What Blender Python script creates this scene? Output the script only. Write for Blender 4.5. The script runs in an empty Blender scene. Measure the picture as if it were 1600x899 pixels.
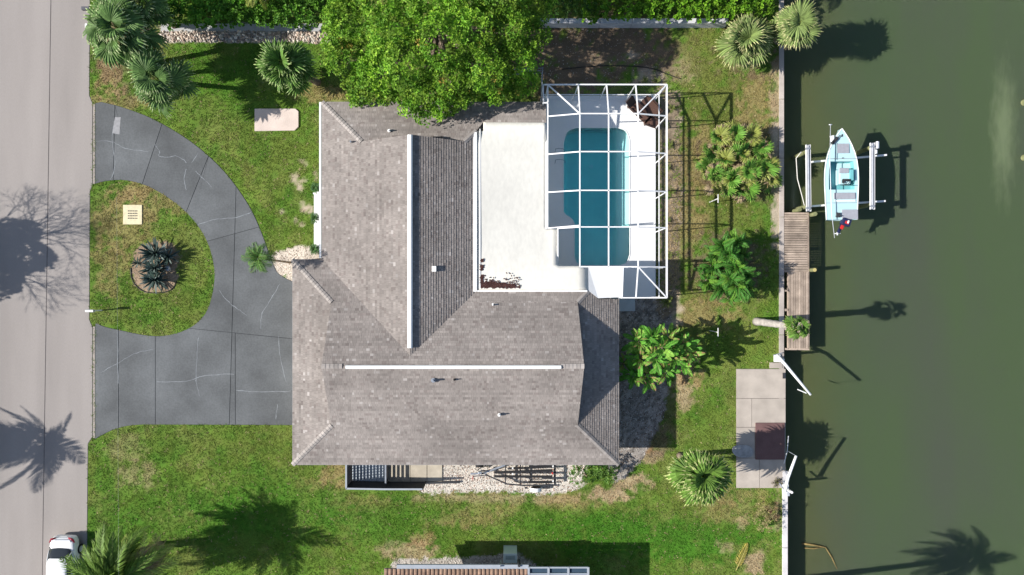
import bpy, bmesh, math, random
import numpy as np
from mathutils import Vector, Matrix, Quaternion

random.seed(7)
rng = np.random.default_rng(7)
scene = bpy.context.scene
C = scene.collection
S = 23.0            # pixels of the photograph per metre on the ground
H = 46.4            # height of the camera

# ------------------------------------------------------------------ camera
cam = bpy.data.cameras.new("camera")
cam.sensor_width = 36.0
cam.lens = 36.0 / (2 * (800 / S) / H)
cam.clip_start = 0.5
cam.clip_end = 1500
camo = bpy.data.objects.new("camera", cam)
C.objects.link(camo)
camo.location = (0, 0, H)
scene.camera = camo

# ------------------------------------------------------------------ light
SUN_DIR = Vector((1.45, 0.14, -1.0)).normalized()
sun = bpy.data.lights.new("sun", 'SUN')
sun.energy = 5.0
sun.angle = math.radians(0.5)
sun.color = (1.0, 0.955, 0.89)
suno = bpy.data.objects.new("sun", sun)
C.objects.link(suno)
suno.rotation_mode = 'QUATERNION'
suno.rotation_quaternion = SUN_DIR.to_track_quat('-Z', 'Y')
world = bpy.data.worlds.new("World")
scene.world = world
world.use_nodes = True
wn = world.node_tree
bg = wn.nodes['Background']
sky = wn.nodes.new('ShaderNodeTexSky')
sky.sky_type = 'NISHITA'
sky.sun_disc = False
sky.sun_elevation = math.asin(-SUN_DIR.z)
sky.sun_rotation = math.atan2(-SUN_DIR.x, -SUN_DIR.y)
sky.air_density = 1.0
sky.dust_density = 1.0
wn.links.new(sky.outputs[0], bg.inputs[0])
bg.inputs[1].default_value = 0.092
scene.view_settings.view_transform = 'Standard'
scene.view_settings.look = 'None'
scene.view_settings.exposure = 0.52
scene.view_settings.gamma = 1

# ------------------------------------------------------------------ helpers
def W(px, py, h=0.0):
    k = (1 - h / H) / S
    return Vector(((px - 800) * k, (450 - py) * k, h))
def T(tx, ty, z=0.0):          # plan coordinates measured on the ground, in photo pixels from the middle
    return Vector((tx / S, -ty / S, z))

def L(c):                      # sRGB 0..255 -> linear
    return tuple(((v / 255) / 12.92 if v / 255 <= .04045 else ((v / 255 + .055) / 1.055) ** 2.4) for v in c)

def mat(name, col, rough=.75, var=.15, scale=2.0, fine=0.0, fscale=25.0, bump=0.0, bscale=30.0, attr=False,
        spec=.3, metal=0.0, objrand=0.0, trans=0.0, stretch=None, coat=0.0):
    m = bpy.data.materials.new(name)
    m.use_nodes = True
    nt = m.node_tree; N = nt.nodes; K = nt.links
    p = N['Principled BSDF']
    p.inputs['Roughness'].default_value = rough
    p.inputs['Specular IOR Level'].default_value = spec
    p.inputs['Metallic'].default_value = metal
    p.inputs['Coat Weight'].default_value = coat
    geo = N.new('ShaderNodeNewGeometry')
    vec = geo.outputs['Position']
    if stretch:
        mp = N.new('ShaderNodeMapping'); mp.inputs['Scale'].default_value = stretch
        K.new(vec, mp.inputs['Vector']); vec = mp.outputs[0]
    def noise(sc, det=4):
        n = N.new('ShaderNodeTexNoise'); n.inputs['Scale'].default_value = sc
        n.inputs['Detail'].default_value = det; K.new(vec, n.inputs['Vector']); return n
    def ramp(src, amt):
        r = N.new('ShaderNodeMapRange')
        r.inputs['From Min'].default_value = .3; r.inputs['From Max'].default_value = .7
        r.inputs['To Min'].default_value = 1 - amt; r.inputs['To Max'].default_value = 1 + amt
        K.new(src, r.inputs['Value']); return r.outputs[0]
    val = ramp(noise(scale).outputs[0], var)
    def mul(a, b):
        x = N.new('ShaderNodeMath'); x.operation = 'MULTIPLY'; K.new(a, x.inputs[0]); K.new(b, x.inputs[1]); return x.outputs[0]
    if fine: val = mul(val, ramp(noise(fscale, 2).outputs[0], fine))
    if objrand:
        oi = N.new('ShaderNodeObjectInfo'); r = N.new('ShaderNodeMapRange')
        r.inputs['To Min'].default_value = 1 - objrand; r.inputs['To Max'].default_value = 1 + objrand
        K.new(oi.outputs['Random'], r.inputs['Value']); val = mul(val, r.outputs[0])
    vm = N.new('ShaderNodeVectorMath'); vm.operation = 'SCALE'
    if attr:
        a = N.new('ShaderNodeAttribute'); a.attribute_name = 'col'
        K.new(a.outputs['Color'], vm.inputs[0])
    else:
        vm.inputs[0].default_value = col[:3]
    K.new(val, vm.inputs['Scale'])
    K.new(vm.outputs[0], p.inputs['Base Color'])
    if bump:
        b = N.new('ShaderNodeBump'); b.inputs['Strength'].default_value = bump; b.inputs['Distance'].default_value = .03
        K.new(noise(bscale, 5).outputs[0], b.inputs['Height']); K.new(b.outputs[0], p.inputs['Normal'])
    if trans:
        t = N.new('ShaderNodeBsdfTranslucent'); K.new(vm.outputs[0], t.inputs['Color'])
        mx = N.new('ShaderNodeMixShader'); mx.inputs[0].default_value = trans
        K.new(p.outputs[0], mx.inputs[1]); K.new(t.outputs[0], mx.inputs[2])
        K.new(mx.outputs[0], N['Material Output'].inputs['Surface'])
    return m

M = {}
M['ground'] = mat('ground', (1, 1, 1), .95, .16, .7, .18, 14, .9, 22, attr=True, spec=.1)
M['grass'] = mat('grass', (1, 1, 1), .8, .12, 1.2, attr=True, spec=.15, trans=.2)
M['foliage'] = mat('foliage', (1, 1, 1), .6, .10, 1.5, attr=True, spec=.22, trans=.16)
M['shingle'] = mat('shingle', (1, 1, 1), .95, .15, .35, .12, 60, attr=True, spec=.1)
M['roof_felt'] = mat('roof_felt', (.16, .14, .13), .95, .1)
M['road'] = mat('road_concrete', (.300, .272, .255), .9, .12, .45, .06, 60, .15, 80, stretch=(1, .12, 1))
M['road_joint'] = mat('road_joint', (.16, .14, .135), .9, .2, 2)
M['gutter'] = mat('gutter_concrete', (.33, .29, .26), .9, .2, 2, .2, 30)
M['drive'] = mat('coated_concrete', (.110, .117, .122), .75, .24, .4, .10, 9, .2, 40, objrand=.07, spec=.2)
M['drive_joint'] = mat('drive_joint', (.045, .05, .055), .9)
M['crack'] = mat('crack_filler', (.24, .26, .28), .9, .25, 3)
M['concrete'] = mat('patio_concrete', (.42, .37, .32), .9, .12, 1.2, .06, 40, .15, 60, objrand=.05)
M['pad'] = mat('pad_concrete', (.46, .41, .33), .9, .14, 1.5, .06, 30, .1, 60, objrand=.06)
M['pale_slab'] = mat('pale_slab', (.62, .52, .46), .9, .10, 1.2, .05, 30)
M['cap'] = mat('seawall_cap', (.42, .37, .33), .9, .2, 1.1, .12, 20, .2, 40, objrand=.12)
M['cap_white'] = mat('seawall_cap_white', (.62, .60, .60), .85, .12, 1.5, .1, 20)
M['seawall'] = mat('seawall_face', (.16, .15, .13), .9, .25, 1)
M['white'] = mat('white_paint', (.80, .80, .79), .5, .03, 1, spec=.4)
M['wall'] = mat('stucco', (.68, .64, .58), .9, .06, 2, .04, 40, .2, 60)
M['wallwhite'] = mat('garden_wall', (.55, .55, .57), .9, .15, 1.3, .1, 20)
M['membrane'] = mat('roof_membrane', (.72, .70, .635), .85, .09, .30, .05, 5, stretch=(1, .5, 1))
M['cage'] = mat('white_aluminium', (.82, .82, .82), .4, .02, 1, spec=.5)
M['deck'] = mat('pool_deck', (.86, .86, .85), .75, .03, .8, .02, 12)
M['poolwall'] = mat('pool_plaster', (.60, .80, .76), .8, .05, 1)
M['poolfloor'] = mat('pool_floor', (.26, .56, .62), .8, .10, .5)
M['dark'] = mat('dark_charcoal', (.035, .037, .042), .7, .15, 3)
M['black'] = mat('black_rubber', (.018, .018, .02), .7)
M['galv'] = mat('galvanised_steel', (.34, .37, .42), .45, .15, 4, metal=.4)
M['alu'] = mat('aluminium', (.62, .64, .68), .38, .10, 3, metal=.35)
M['plank'] = mat('dock_plank', (.37, .295, .235), .9, .28, 1.6, .22, 30, .3, 40, objrand=.22, stretch=(1, 1, 1))
M['pile'] = mat('piling_wood', (.20, .21, .10), .85, .25, 3)
M['piletop'] = mat('piling_top', (.50, .42, .16), .85, .15, 4)
M['gelcoat'] = mat('gelcoat', (.47, .68, .71), .3, .03, 1, spec=.5, coat=.3)
M['hullin'] = mat('hull_inner', (.16, .45, .48), .4, .05, 1, spec=.4)
M['cushion'] = mat('grey_cushion', (.33, .34, .38), .7, .08, 6)
M['navy'] = mat('navy', (.02, .025, .07), .35, .05, 2, coat=.3)
M['red'] = mat('red_paint', (.55, .03, .03), .4, .05, 2)
M['wicker'] = mat('brown_wicker', (.105, .055, .04), .7, .2, 14, .25, 60)
M['wickerd'] = mat('dark_wicker', (.05, .028, .024), .75, .2, 14)
M['mat_brown'] = mat('brown_platform', (.150, .085, .080), .75, .12, 1.5, .1, 20)
M['bark'] = mat('bark', (.22, .17, .13), .95, .3, 3, .2, 20, .5, 30)
M['greybark'] = mat('grey_bark', (.36, .33, .30), .95, .25, 3, .2, 20, .5, 30)
M['stone'] = mat('stone', (1, 1, 1), .9, .1, 3, attr=True)
M['litter'] = mat('leaf_litter', (1, 1, 1), .9, .1, 3, attr=True)
M['cargloss'] = mat('white_car_paint', (.80, .80, .81), .25, .01, 1, spec=.5, coat=.6)
M['glass'] = mat('dark_glass', (.03, .035, .04), .08, .05, 1, spec=.6)
M['tail'] = mat('red_lens', (.30, .01, .03), .2, .1, 8, coat=.4)
M['clay'] = mat('clay_tile', (.26, .17, .12), .9, .25, 3, .2, 20, objrand=.16)
M['fascia'] = mat('grey_gutter', (.34, .37, .41), .5, .06, 2)
M['acgreen'] = mat('cabinet_green', (.52, .60, .57), .55, .05, 3)
M['mailbox'] = mat('mailbox_grey', (.10, .10, .12), .5)
M['rope'] = mat('rope', (.62, .60, .55), .9)
M['cream'] = mat('cream_concrete', (.68, .60, .40), .9, .12, 5)
M['terracotta'] = mat('dark_pot', (.06, .045, .04), .8)
M['wire'] = mat('wire', (.42, .42, .42), .6)

def water_material():
    m = bpy.data.materials.new('canal_water'); m.use_nodes = True
    nt = m.node_tree; N = nt.nodes; K = nt.links; p = N['Principled BSDF']
    geo = N.new('ShaderNodeNewGeometry')
    mp = N.new('ShaderNodeMapping'); mp.inputs['Scale'].default_value = (1, .3, 1); K.new(geo.outputs['Position'], mp.inputs[0])
    n = N.new('ShaderNodeTexNoise'); n.inputs['Scale'].default_value = .16; n.inputs['Detail'].default_value = 6; K.new(mp.outputs[0], n.inputs['Vector'])
    cr = N.new('ShaderNodeValToRGB'); e = cr.color_ramp.elements
    e[0].position = .32; e[0].color = (.080, .094, .067, 1)
    e[1].position = .62; e[1].color = (.076, .108, .054, 1)
    K.new(n.outputs[0], cr.inputs[0])
    # shallows by the wall are browner (silt close under the surface)
    sx = N.new('ShaderNodeSeparateXYZ'); K.new(geo.outputs['Position'], sx.inputs[0])
    n2 = N.new('ShaderNodeTexNoise'); n2.inputs['Scale'].default_value = .5; K.new(geo.outputs['Position'], n2.inputs['Vector'])
    ad = N.new('ShaderNodeMath'); ad.operation = 'MULTIPLY_ADD'; ad.inputs[1].default_value = 2.2
    K.new(n2.outputs[0], ad.inputs[0]); K.new(sx.outputs[0], ad.inputs[2])
    mr = N.new('ShaderNodeMapRange'); mr.interpolation_type = 'SMOOTHSTEP'
    mr.inputs['From Min'].default_value = 20.0; mr.inputs['From Max'].default_value = 26.0
    mr.inputs['To Min'].default_value = .75; mr.inputs['To Max'].default_value = 0
    K.new(ad.outputs[0], mr.inputs['Value'])
    mx = N.new('ShaderNodeMix'); mx.data_type = 'RGBA'; mx.inputs['B'].default_value = (.098, .106, .042, 1)
    K.new(mr.outputs[0], mx.inputs['Factor']); K.new(cr.outputs[0], mx.inputs['A'])
    # a pale streak far out, blended into the base colour
    g = N.new('ShaderNodeVectorMath'); g.operation = 'SUBTRACT'; g.inputs[1].default_value = (34.2, 10.8, -1.1); K.new(geo.outputs['Position'], g.inputs[0])
    rt = N.new('ShaderNodeMapping'); rt.vector_type = 'POINT'; rt.inputs['Rotation'].default_value = (0, 0, math.radians(6)); rt.inputs['Scale'].default_value = (.95, .20, 1); K.new(g.outputs[0], rt.inputs[0])
    ln = N.new('ShaderNodeVectorMath'); ln.operation = 'LENGTH'; K.new(rt.outputs[0], ln.inputs[0])
    n3 = N.new('ShaderNodeTexNoise'); n3.inputs['Scale'].default_value = 3.0; n3.inputs['Detail'].default_value = 6; K.new(mp.outputs[0], n3.inputs['Vector'])
    s3 = N.new('ShaderNodeMath'); s3.operation = 'ADD'; K.new(ln.outputs[1], s3.inputs[0]); K.new(n3.outputs[0], s3.inputs[1])
    mr3 = N.new('ShaderNodeMapRange'); mr3.interpolation_type = 'SMOOTHSTEP'; mr3.inputs['From Min'].default_value = .5; mr3.inputs['From Max'].default_value = 1.7
    mr3.inputs['To Min'].default_value = .75; mr3.inputs['To Max'].default_value = 0; K.new(s3.outputs[0], mr3.inputs['Value'])
    mx3 = N.new('ShaderNodeMix'); mx3.data_type = 'RGBA'; mx3.inputs['B'].default_value = (.19, .23, .13, 1)
    K.new(mr3.outputs[0], mx3.inputs['Factor']); K.new(mx.outputs['Result'], mx3.inputs['A'])
    K.new(mx3.outputs['Result'], p.inputs['Base Color'])
    p.inputs['Roughness'].default_value = .12
    p.inputs['IOR'].default_value = 1.33
    p.inputs['Specular IOR Level'].default_value = .45
    p.inputs['Subsurface Weight'].default_value = 1.0
    p.inputs['Subsurface Radius'].default_value = (.45, .6, .35)
    p.inputs['Subsurface Scale'].default_value = .85
    b = N.new('ShaderNodeBump'); b.inputs['Strength'].default_value = .12; b.inputs['Distance'].default_value = .05
    nb = N.new('ShaderNodeTexNoise'); nb.inputs['Scale'].default_value = 2.2; nb.inputs['Detail'].default_value = 4; K.new(geo.outputs['Position'], nb.inputs['Vector'])
    K.new(nb.outputs[0], b.inputs['Height']); K.new(b.outputs[0], p.inputs['Normal'])
    return m
M['water'] = water_material()

def pool_water_material():
    m = bpy.data.materials.new('pool_water'); m.use_nodes = True
    nt = m.node_tree; N = nt.nodes; K = nt.links
    N.remove(N['Principled BSDF'])
    t = N.new('ShaderNodeBsdfTransparent'); t.inputs[0].default_value = (.97, .99, 1, 1)
    va = N.new('ShaderNodeVolumeAbsorption'); va.inputs['Color'].default_value = (.02, .925, .965, 1); va.inputs['Density'].default_value = .46; K.new(va.outputs[0], N['Material Output'].inputs['Volume'])
    g = N.new('ShaderNodeBsdfGlossy'); g.inputs['Roughness'].default_value = .03
    f = N.new('ShaderNodeFresnel'); f.inputs[0].default_value = 1.33
    mx = N.new('ShaderNodeMixShader')
    b = N.new('ShaderNodeBump'); b.inputs['Strength'].default_value = .1; b.inputs['Distance'].default_value = .03
    nb = N.new('ShaderNodeTexNoise'); nb.inputs['Scale'].default_value = 3; K.new(nb.outputs[0], b.inputs['Height'])
    K.new(b.outputs[0], g.inputs['Normal']); N.remove(f); mx.inputs[0].default_value = .03; K.new(t.outputs[0], mx.inputs[1]); K.new(g.outputs[0], mx.inputs[2])
    K.new(mx.outputs[0], N['Material Output'].inputs[0])
    return m
M['poolwater'] = pool_water_material()

def screen_material():
    m = bpy.data.materials.new('screen_mesh'); m.use_nodes = True
    nt = m.node_tree; N = nt.nodes; K = nt.links
    d = N['Principled BSDF']; d.inputs['Base Color'].default_value = (.05, .05, .05, 1); d.inputs['Roughness'].default_value = .9
    t = N.new('ShaderNodeBsdfTransparent'); mx = N.new('ShaderNodeMixShader'); mx.inputs[0].default_value = .045
    K.new(t.outputs[0], mx.inputs[1]); K.new(d.outputs[0], mx.inputs[2]); K.new(mx.outputs[0], N['Material Output'].inputs[0])
    return m
M['screen'] = screen_material()

# ---- object helpers
def tag(o, label=None, cat=None, group=None, kind=None):
    if label: o['label'] = label
    if cat: o['category'] = cat
    if group: o['group'] = group
    if kind: o['kind'] = kind
    return o
def empty(name, loc, label=None, cat=None, group=None, kind=None):
    o = bpy.data.objects.new(name, None); C.objects.link(o); o.location = loc; o.empty_display_size = .3
    return tag(o, label, cat, group, kind)
def link(name, me, parent=None, mtx=None):
    o = bpy.data.objects.new(name, me); C.objects.link(o)
    if mtx is not None: o.matrix_world = mtx
    if parent is not None:
        o.parent = parent
        if parent.parent is None: o.matrix_parent_inverse = Matrix.LocRotScale(parent.location, parent.rotation_euler, parent.scale).inverted()
        else: o.matrix_parent_inverse = Matrix.Identity(4)
    return o

class MB:
    def __init__(s): s.v = []; s.f = []; s.c = []
    def poly(s, pts, col=None):
        b = len(s.v); s.v += [tuple(p) for p in pts]; s.f.append(tuple(range(b, b + len(pts))))
        if col is not None: s.c += [col] * len(pts)
    def prism(s, pts, z0, z1, col=None):      # pts plan outline (x,y), any orientation
        a = sum(pts[i][0] * pts[(i + 1) % len(pts)][1] - pts[(i + 1) % len(pts)][0] * pts[i][1] for i in range(len(pts)))
        if a < 0: pts = pts[::-1]
        n = len(pts); b = len(s.v)
        s.v += [(p[0], p[1], z1) for p in pts] + [(p[0], p[1], z0) for p in pts]
        s.f.append(tuple(range(b, b + n))); s.f.append(tuple(range(b + 2 * n - 1, b + n - 1, -1)))
        for i in range(n):
            j = (i + 1) % n; s.f.append((b + i, b + n + i, b + n + j, b + j))
        if col is not None: s.c += [col] * (2 * n)
    def box(s, c, size, rz=0.0, col=None, mtx=None):
        hx, hy, hz = size[0] / 2, size[1] / 2, size[2] / 2
        R = mtx if mtx is not None else Matrix.Rotation(rz, 3, 'Z')
        c = Vector(c); b = len(s.v)
        for x, y, z in ((-1, -1, -1), (1, -1, -1), (1, 1, -1), (-1, 1, -1), (-1, -1, 1), (1, -1, 1), (1, 1, 1), (-1, 1, 1)):
            s.v.append(tuple(c + R @ Vector((x * hx, y * hy, z * hz))))
        for f in ((0, 3, 2, 1), (4, 5, 6, 7), (0, 1, 5, 4), (1, 2, 6, 5), (2, 3, 7, 6), (3, 0, 4, 7)): s.f.append(tuple(b + i for i in f))
        if col is not None: s.c += [col] * 8
    def beam(s, a, b_, w=.06, h=.06, col=None):
        a = Vector(a); b_ = Vector(b_); d = b_ - a; ln = d.length
        if ln < 1e-5: return
        q = d.to_track_quat('X', 'Z').to_matrix()
        s.box((a + b_) / 2, (ln, w, h), mtx=q, col=col)
    def tube(s, pts, r, n=8, caps=True, col=None):
        pts = [Vector(p) for p in pts]; rr = r if isinstance(r, (list, tuple)) else [r] * len(pts)
        b = len(s.v); up = Vector((0, 0, 1)); prev = None
        for i, p in enumerate(pts):
            d = (pts[min(i + 1, len(pts) - 1)] - pts[max(i - 1, 0)]).normalized()
            x = d.cross(up) if prev is None else prev - d * prev.dot(d)
            if x.length < 1e-3: x = Vector((1, 0, 0)) - d * d.x
            x.normalize(); prev = x; y = d.cross(x)
            for k in range(n):
                a = 2 * math.pi * k / n
                s.v.append(tuple(p + (x * math.cos(a) + y * math.sin(a)) * rr[i]))
        for i in range(len(pts) - 1):
            for k in range(n):
                k2 = (k + 1) % n
                s.f.append((b + i * n + k, b + i * n + k2, b + (i + 1) * n + k2, b + (i + 1) * n + k))
        if caps:
            s.f.append(tuple(b + k for k in range(n - 1, -1, -1))); s.f.append(tuple(b + (len(pts) - 1) * n + k for k in range(n)))
        if col is not None: s.c += [col] * (len(pts) * n)
    def mesh(s, name, m, smooth=False):
        me = bpy.data.meshes.new(name); me.from_pydata(s.v, [], s.f)
        if s.c:
            at = me.color_attributes.new('col', 'FLOAT_COLOR', 'POINT')
            at.data.foreach_set('color', np.array([(c[0], c[1], c[2], 1.0) for c in s.c], dtype=np.float32).ravel())
        me.materials.append(m)
        if smooth: me.polygons.foreach_set('use_smooth', [True] * len(me.polygons))
        me.update(); return me
    def build(s, name, m, parent=None, smooth=False, kind=None, label=None, bevel=0):
        me = s.mesh(name, m, smooth)
        o = link(name, me, parent)
        if bevel:
            bv = o.modifiers.new('bevel', 'BEVEL'); bv.width = bevel; bv.segments = 2
        return tag(o, label=label, kind=kind)

def numpy_mesh(name, verts, nper, cols, m):
    """verts (N*nper,3): each run of nper verts is one polygon"""
    me = bpy.data.meshes.new(name); n = len(verts); nf = n // nper
    me.vertices.add(n); me.vertices.foreach_set('co', verts.astype(np.float32).ravel())
    me.loops.add(n); me.loops.foreach_set('vertex_index', np.arange(n, dtype=np.int32))
    me.polygons.add(nf); me.polygons.foreach_set('loop_start', np.arange(0, n, nper, dtype=np.int32))
    me.update(calc_edges=True)
    at = me.color_attributes.new('col', 'FLOAT_COLOR', 'POINT')
    c4 = np.ones((n, 4), dtype=np.float32); c4[:, :3] = cols; at.data.foreach_set('color', c4.ravel())
    me.materials.append(m); return me

def pip(x, y, poly):
    inside = np.zeros(x.shape, bool); n = len(poly)
    for i in range(n):
        x0, y0 = poly[i]; x1, y1 = poly[(i + 1) % n]
        if y0 == y1: continue
        c = ((y0 > y) != (y1 > y)) & (x < (x1 - x0) * (y - y0) / (y1 - y0) + x0)
        inside ^= c
    return inside
def vnoise(x, y, s, seed=0):
    r = np.random.default_rng(seed).random((256, 256))
    X = x / s + 1000.0; Y = y / s + 1000.0; xi = np.floor(X).astype(int); yi = np.floor(Y).astype(int)
    fx = X - xi; fy = Y - yi; fx = fx * fx * (3 - 2 * fx); fy = fy * fy * (3 - 2 * fy)
    g = lambda a, b: r[a % 256, b % 256]
    return (g(xi, yi) * (1 - fx) + g(xi + 1, yi) * fx) * (1 - fy) + (g(xi, yi + 1) * (1 - fx) + g(xi + 1, yi + 1) * fx) * fy
def smooth_line(pts, closed=False, n=6):
    out = []; N_ = len(pts)
    rngi = range(N_ if closed else N_ - 1)
    for i in rngi:
        p0 = pts[(i - 1) % N_] if closed or i > 0 else pts[0]; p1 = pts[i]; p2 = pts[(i + 1) % N_]
        p3 = pts[(i + 2) % N_] if closed or i + 2 < N_ else pts[-1]
        for k in range(n):
            t = k / n
            out.append(tuple(.5 * ((2 * b) + (-a + c) * t + (2 * a - 5 * b + 4 * c - d) * t * t + (-a + 3 * b - 3 * c + d) * t ** 3) for a, b, c, d in zip(p0, p1, p2, p3)))
    if not closed: out.append(tuple(pts[-1]))
    return out
def px2w(poly): return [((x - 800) / S, (450 - y) / S) for x, y in poly]

# ------------------------------------------------------------------ regions (photo pixels, on the ground)
ISLAND = smooth_line([(141, 291), (165, 284), (200, 283), (240, 296), (284, 326), (315, 362), (331, 400), (335, 440), (324, 485), (300, 511), (265, 524), (232, 525), (190, 517), (158, 509), (141, 495)], n=4)
DRIVE = ([(149, 162)] + smooth_line([(158, 160), (190, 168), (240, 187), (300, 223), (350, 268), (388, 320), (408, 362), (420, 395), (432, 424), (444, 434), (456, 440)], n=4)
         + [(470, 440), (470, 665)] + smooth_line([(225, 664), (200, 666), (175, 673), (152, 685)], n=3) + [(149, 687)]
         + [(149, 507)] + [p for p in reversed([q for q in ISLAND if q[0] > 149])] + [(149, 288)])
ROAD = [(-3, -700), (141, -700), (141, 0), (140, 150), (145, 162), (145, 290), (141, 300), (140, 500), (145, 512), (145, 683), (138, 694), (136, 899), (136, 1700), (-3, 1700)]
SHELLBED = smooth_line([(424, 400), (446, 388), (480, 385), (502, 384), (506, 420), (470, 445), (446, 436), (430, 424)], True, 3)
ROCKSTRIP = [(250, 38), (330, 37), (512, 38), (516, 70), (470, 66), (420, 68), (330, 66), (290, 66), (252, 68)]
GRAVEL_S = smooth_line([(664, 720), (900, 720), (912, 745), (905, 765), (860, 772), (800, 770), (740, 768), (700, 772), (672, 771), (655, 765)], True, 3)
GRAVEL_E = smooth_line([(950, 486), (1035, 470), (1048, 480), (1048, 560), (1040, 640), (1020, 690), (990, 735), (950, 735)], True, 3)
GRAVEL_N = smooth_line([(612, 888), (624, 876), (690, 873), (780, 867), (800, 858), (815, 870), (840, 885), (820, 899), (640, 899)], True, 3)
DECK = [(850, 151), (1024, 151), (1024, 466), (960, 466), (860, 440), (850, 420)]
PATIO = [(1150, 577), (1227, 577), (1227, 763), (1150, 763)]
HOUSE = [(505, 180), (850, 160), (850, 400), (955, 400), (955, 715), (475, 715), (475, 440), (505, 430)]
BED = smooth_line([(206, 412), (222, 384), (262, 378), (278, 398), (276, 440), (262, 456), (228, 457), (208, 440)], True, 4)
NEIGHBOUR = [(598, 890), (925, 890), (925, 1400), (598, 1400)]
EDGE_BED = [(1024, 140), (1062, 140), (1066, 300), (1060, 480), (1035, 500), (1024, 480)]

# colour of the land: (px, py, rx, ry, strength, colour)
DRY = (.36, .25, .13); TAN = (.40, .31, .19); DIRT = (.17, .125, .085); SAND = (.46, .38, .29); DEEP = (.052, .165, .014); OLIVE = (.150, .175, .042); ORANGE = (.34, .19, .09)
PATCH = [(172, 122, 22, 36, .85, DRY), (180, 160, 50, 12, .5, DRY), (461, 280, 7, 9, .95, SAND), (468, 292, 6, 10, .95, SAND), (473, 283, 8, 4, .8, SAND), (480, 326, 11, 5, .95, SAND), (472, 320, 5, 9, .9, SAND), (488, 330, 8, 4, .9, SAND), (470, 252, 7, 4, .7, SAND), (478, 258, 4, 5, .6, SAND), (441, 332, 5, 3, .7, SAND), (470, 352, 6, 3, .6, SAND), (462, 345, 3, 5, .5, SAND), (492, 275, 4, 8, .7, SAND),
    (350, 200, 60, 30, .35, OLIVE), (440, 250, 50, 50, .35, OLIVE), (190, 350, 45, 50, .60, DRY), (240, 320, 50, 25, .55, DRY), (170, 420, 30, 40, .5, DRY), (225, 300, 50, 14, .5, DRY), (250, 400, 90, 90, .35, OLIVE),
    (215, 745, 28, 22, .45, TAN), (195, 700, 30, 20, .3, TAN), (280, 690, 110, 22, .25, OLIVE), (450, 700, 80, 50, .38, OLIVE), (523, 745, 26, 20, .65, DRY), (485, 760, 25, 12, .3, DRY), (560, 785, 60, 12, .3, DRY),
    (640, 860, 45, 16, .75, TAN), (660, 845, 25, 12, .65, DRY), (720, 815, 60, 14, .45, DRY), (790, 780, 150, 8, .6, TAN), (900, 785, 60, 14, .45, DRY), (700, 790, 120, 9, .4, OLIVE), (760, 800, 60, 10, .4, DRY),
    (950, 775, 40, 12, .9, TAN), (985, 755, 28, 16, .9, TAN), (1010, 715, 22, 10, .8, TAN), (1025, 690, 28, 26, .7, DIRT), (1045, 650, 14, 50, .5, DIRT), (1000, 702, 20, 8, .5, ORANGE), (1068, 605, 16, 34, .85, TAN), (1080, 590, 20, 14, .7, DRY), (1100, 680, 50, 40, .3, OLIVE),
    (960, 75, 120, 50, 1.0, DIRT), (900, 100, 60, 50, 1.0, DIRT), (880, 130, 60, 30, 1.0, DIRT), (1020, 90, 50, 40, .9, DIRT), (1075, 110, 22, 22, .8, TAN), (1010, 118, 26, 12, .8, SAND), (985, 88, 12, 6, .7, SAND), (855, 90, 40, 50, 1.0, DIRT),
    (1120, 80, 60, 60, .75, OLIVE), (1140, 180, 80, 80, .85, OLIVE), (1100, 300, 60, 60, .75, OLIVE), (1090, 260, 30, 60, .5, DRY), (1120, 330, 80, 30, .7, OLIVE), (1070, 350, 30, 60, .5, DRY), (1090, 470, 60, 40, .75, OLIVE), (1100, 490, 60, 25, .5, DRY), (1180, 200, 30, 80, .5, DRY),
    (1046, 185, 16, 40, .9, SAND), (1048, 260, 14, 40, .75, TAN), (1048, 340, 12, 50, .7, TAN), (1050, 430, 12, 50, .7, TAN), (1052, 480, 14, 30, .9, SAND),
    (1212, 150, 9, 60, .85, TAN), (1212, 230, 9, 40, .8, SAND), (1212, 340, 8, 40, .9, SAND), (1212, 290, 8, 40, .8, SAND), (1190, 300, 30, 20, .5, DIRT), (1155, 255, 55, 45, .9, DIRT), (1135, 420, 55, 50, .8, DIRT), (1165, 80, 45, 40, .6, DIRT),
    (1185, 540, 40, 40, .3, OLIVE), (1205, 600, 4, 4, .5, TAN), (1040, 840, 160, 40, .85, DEEP), (1100, 800, 60, 18, .4, OLIVE), (1010, 800, 60, 12, .3, OLIVE), (900, 820, 120, 24, .5, DEEP), (1130, 775, 60, 14, .4, DRY),
    (1180, 880, 16, 22, .9, TAN), (1160, 815, 10, 14, .6, TAN), (1135, 855, 14, 10, .6, TAN), (1215, 800, 5, 30, .5, TAN), (1150, 800, 60, 20, .35, DRY), (420, 800, 120, 40, .6, DEEP), (300, 810, 100, 40, .5, DEEP), (170, 830, 40, 40, .4, DEEP), (580, 820, 70, 30, .55, DEEP), (700, 800, 60, 14, .3, DEEP),
    (300, 75, 40, 12, .4, DEEP), (380, 110, 100, 30, .3, DEEP), (500, 145, 40, 16, .6, DRY), (330, 160, 60, 40, .25, DEEP), (1030, 110, 40, 20, .3, DIRT), (200, 90, 50, 60, .45, DIRT), (200, 40, 60, 40, .6, DIRT), (143, 740, 6, 60, .4, OLIVE)]
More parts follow.
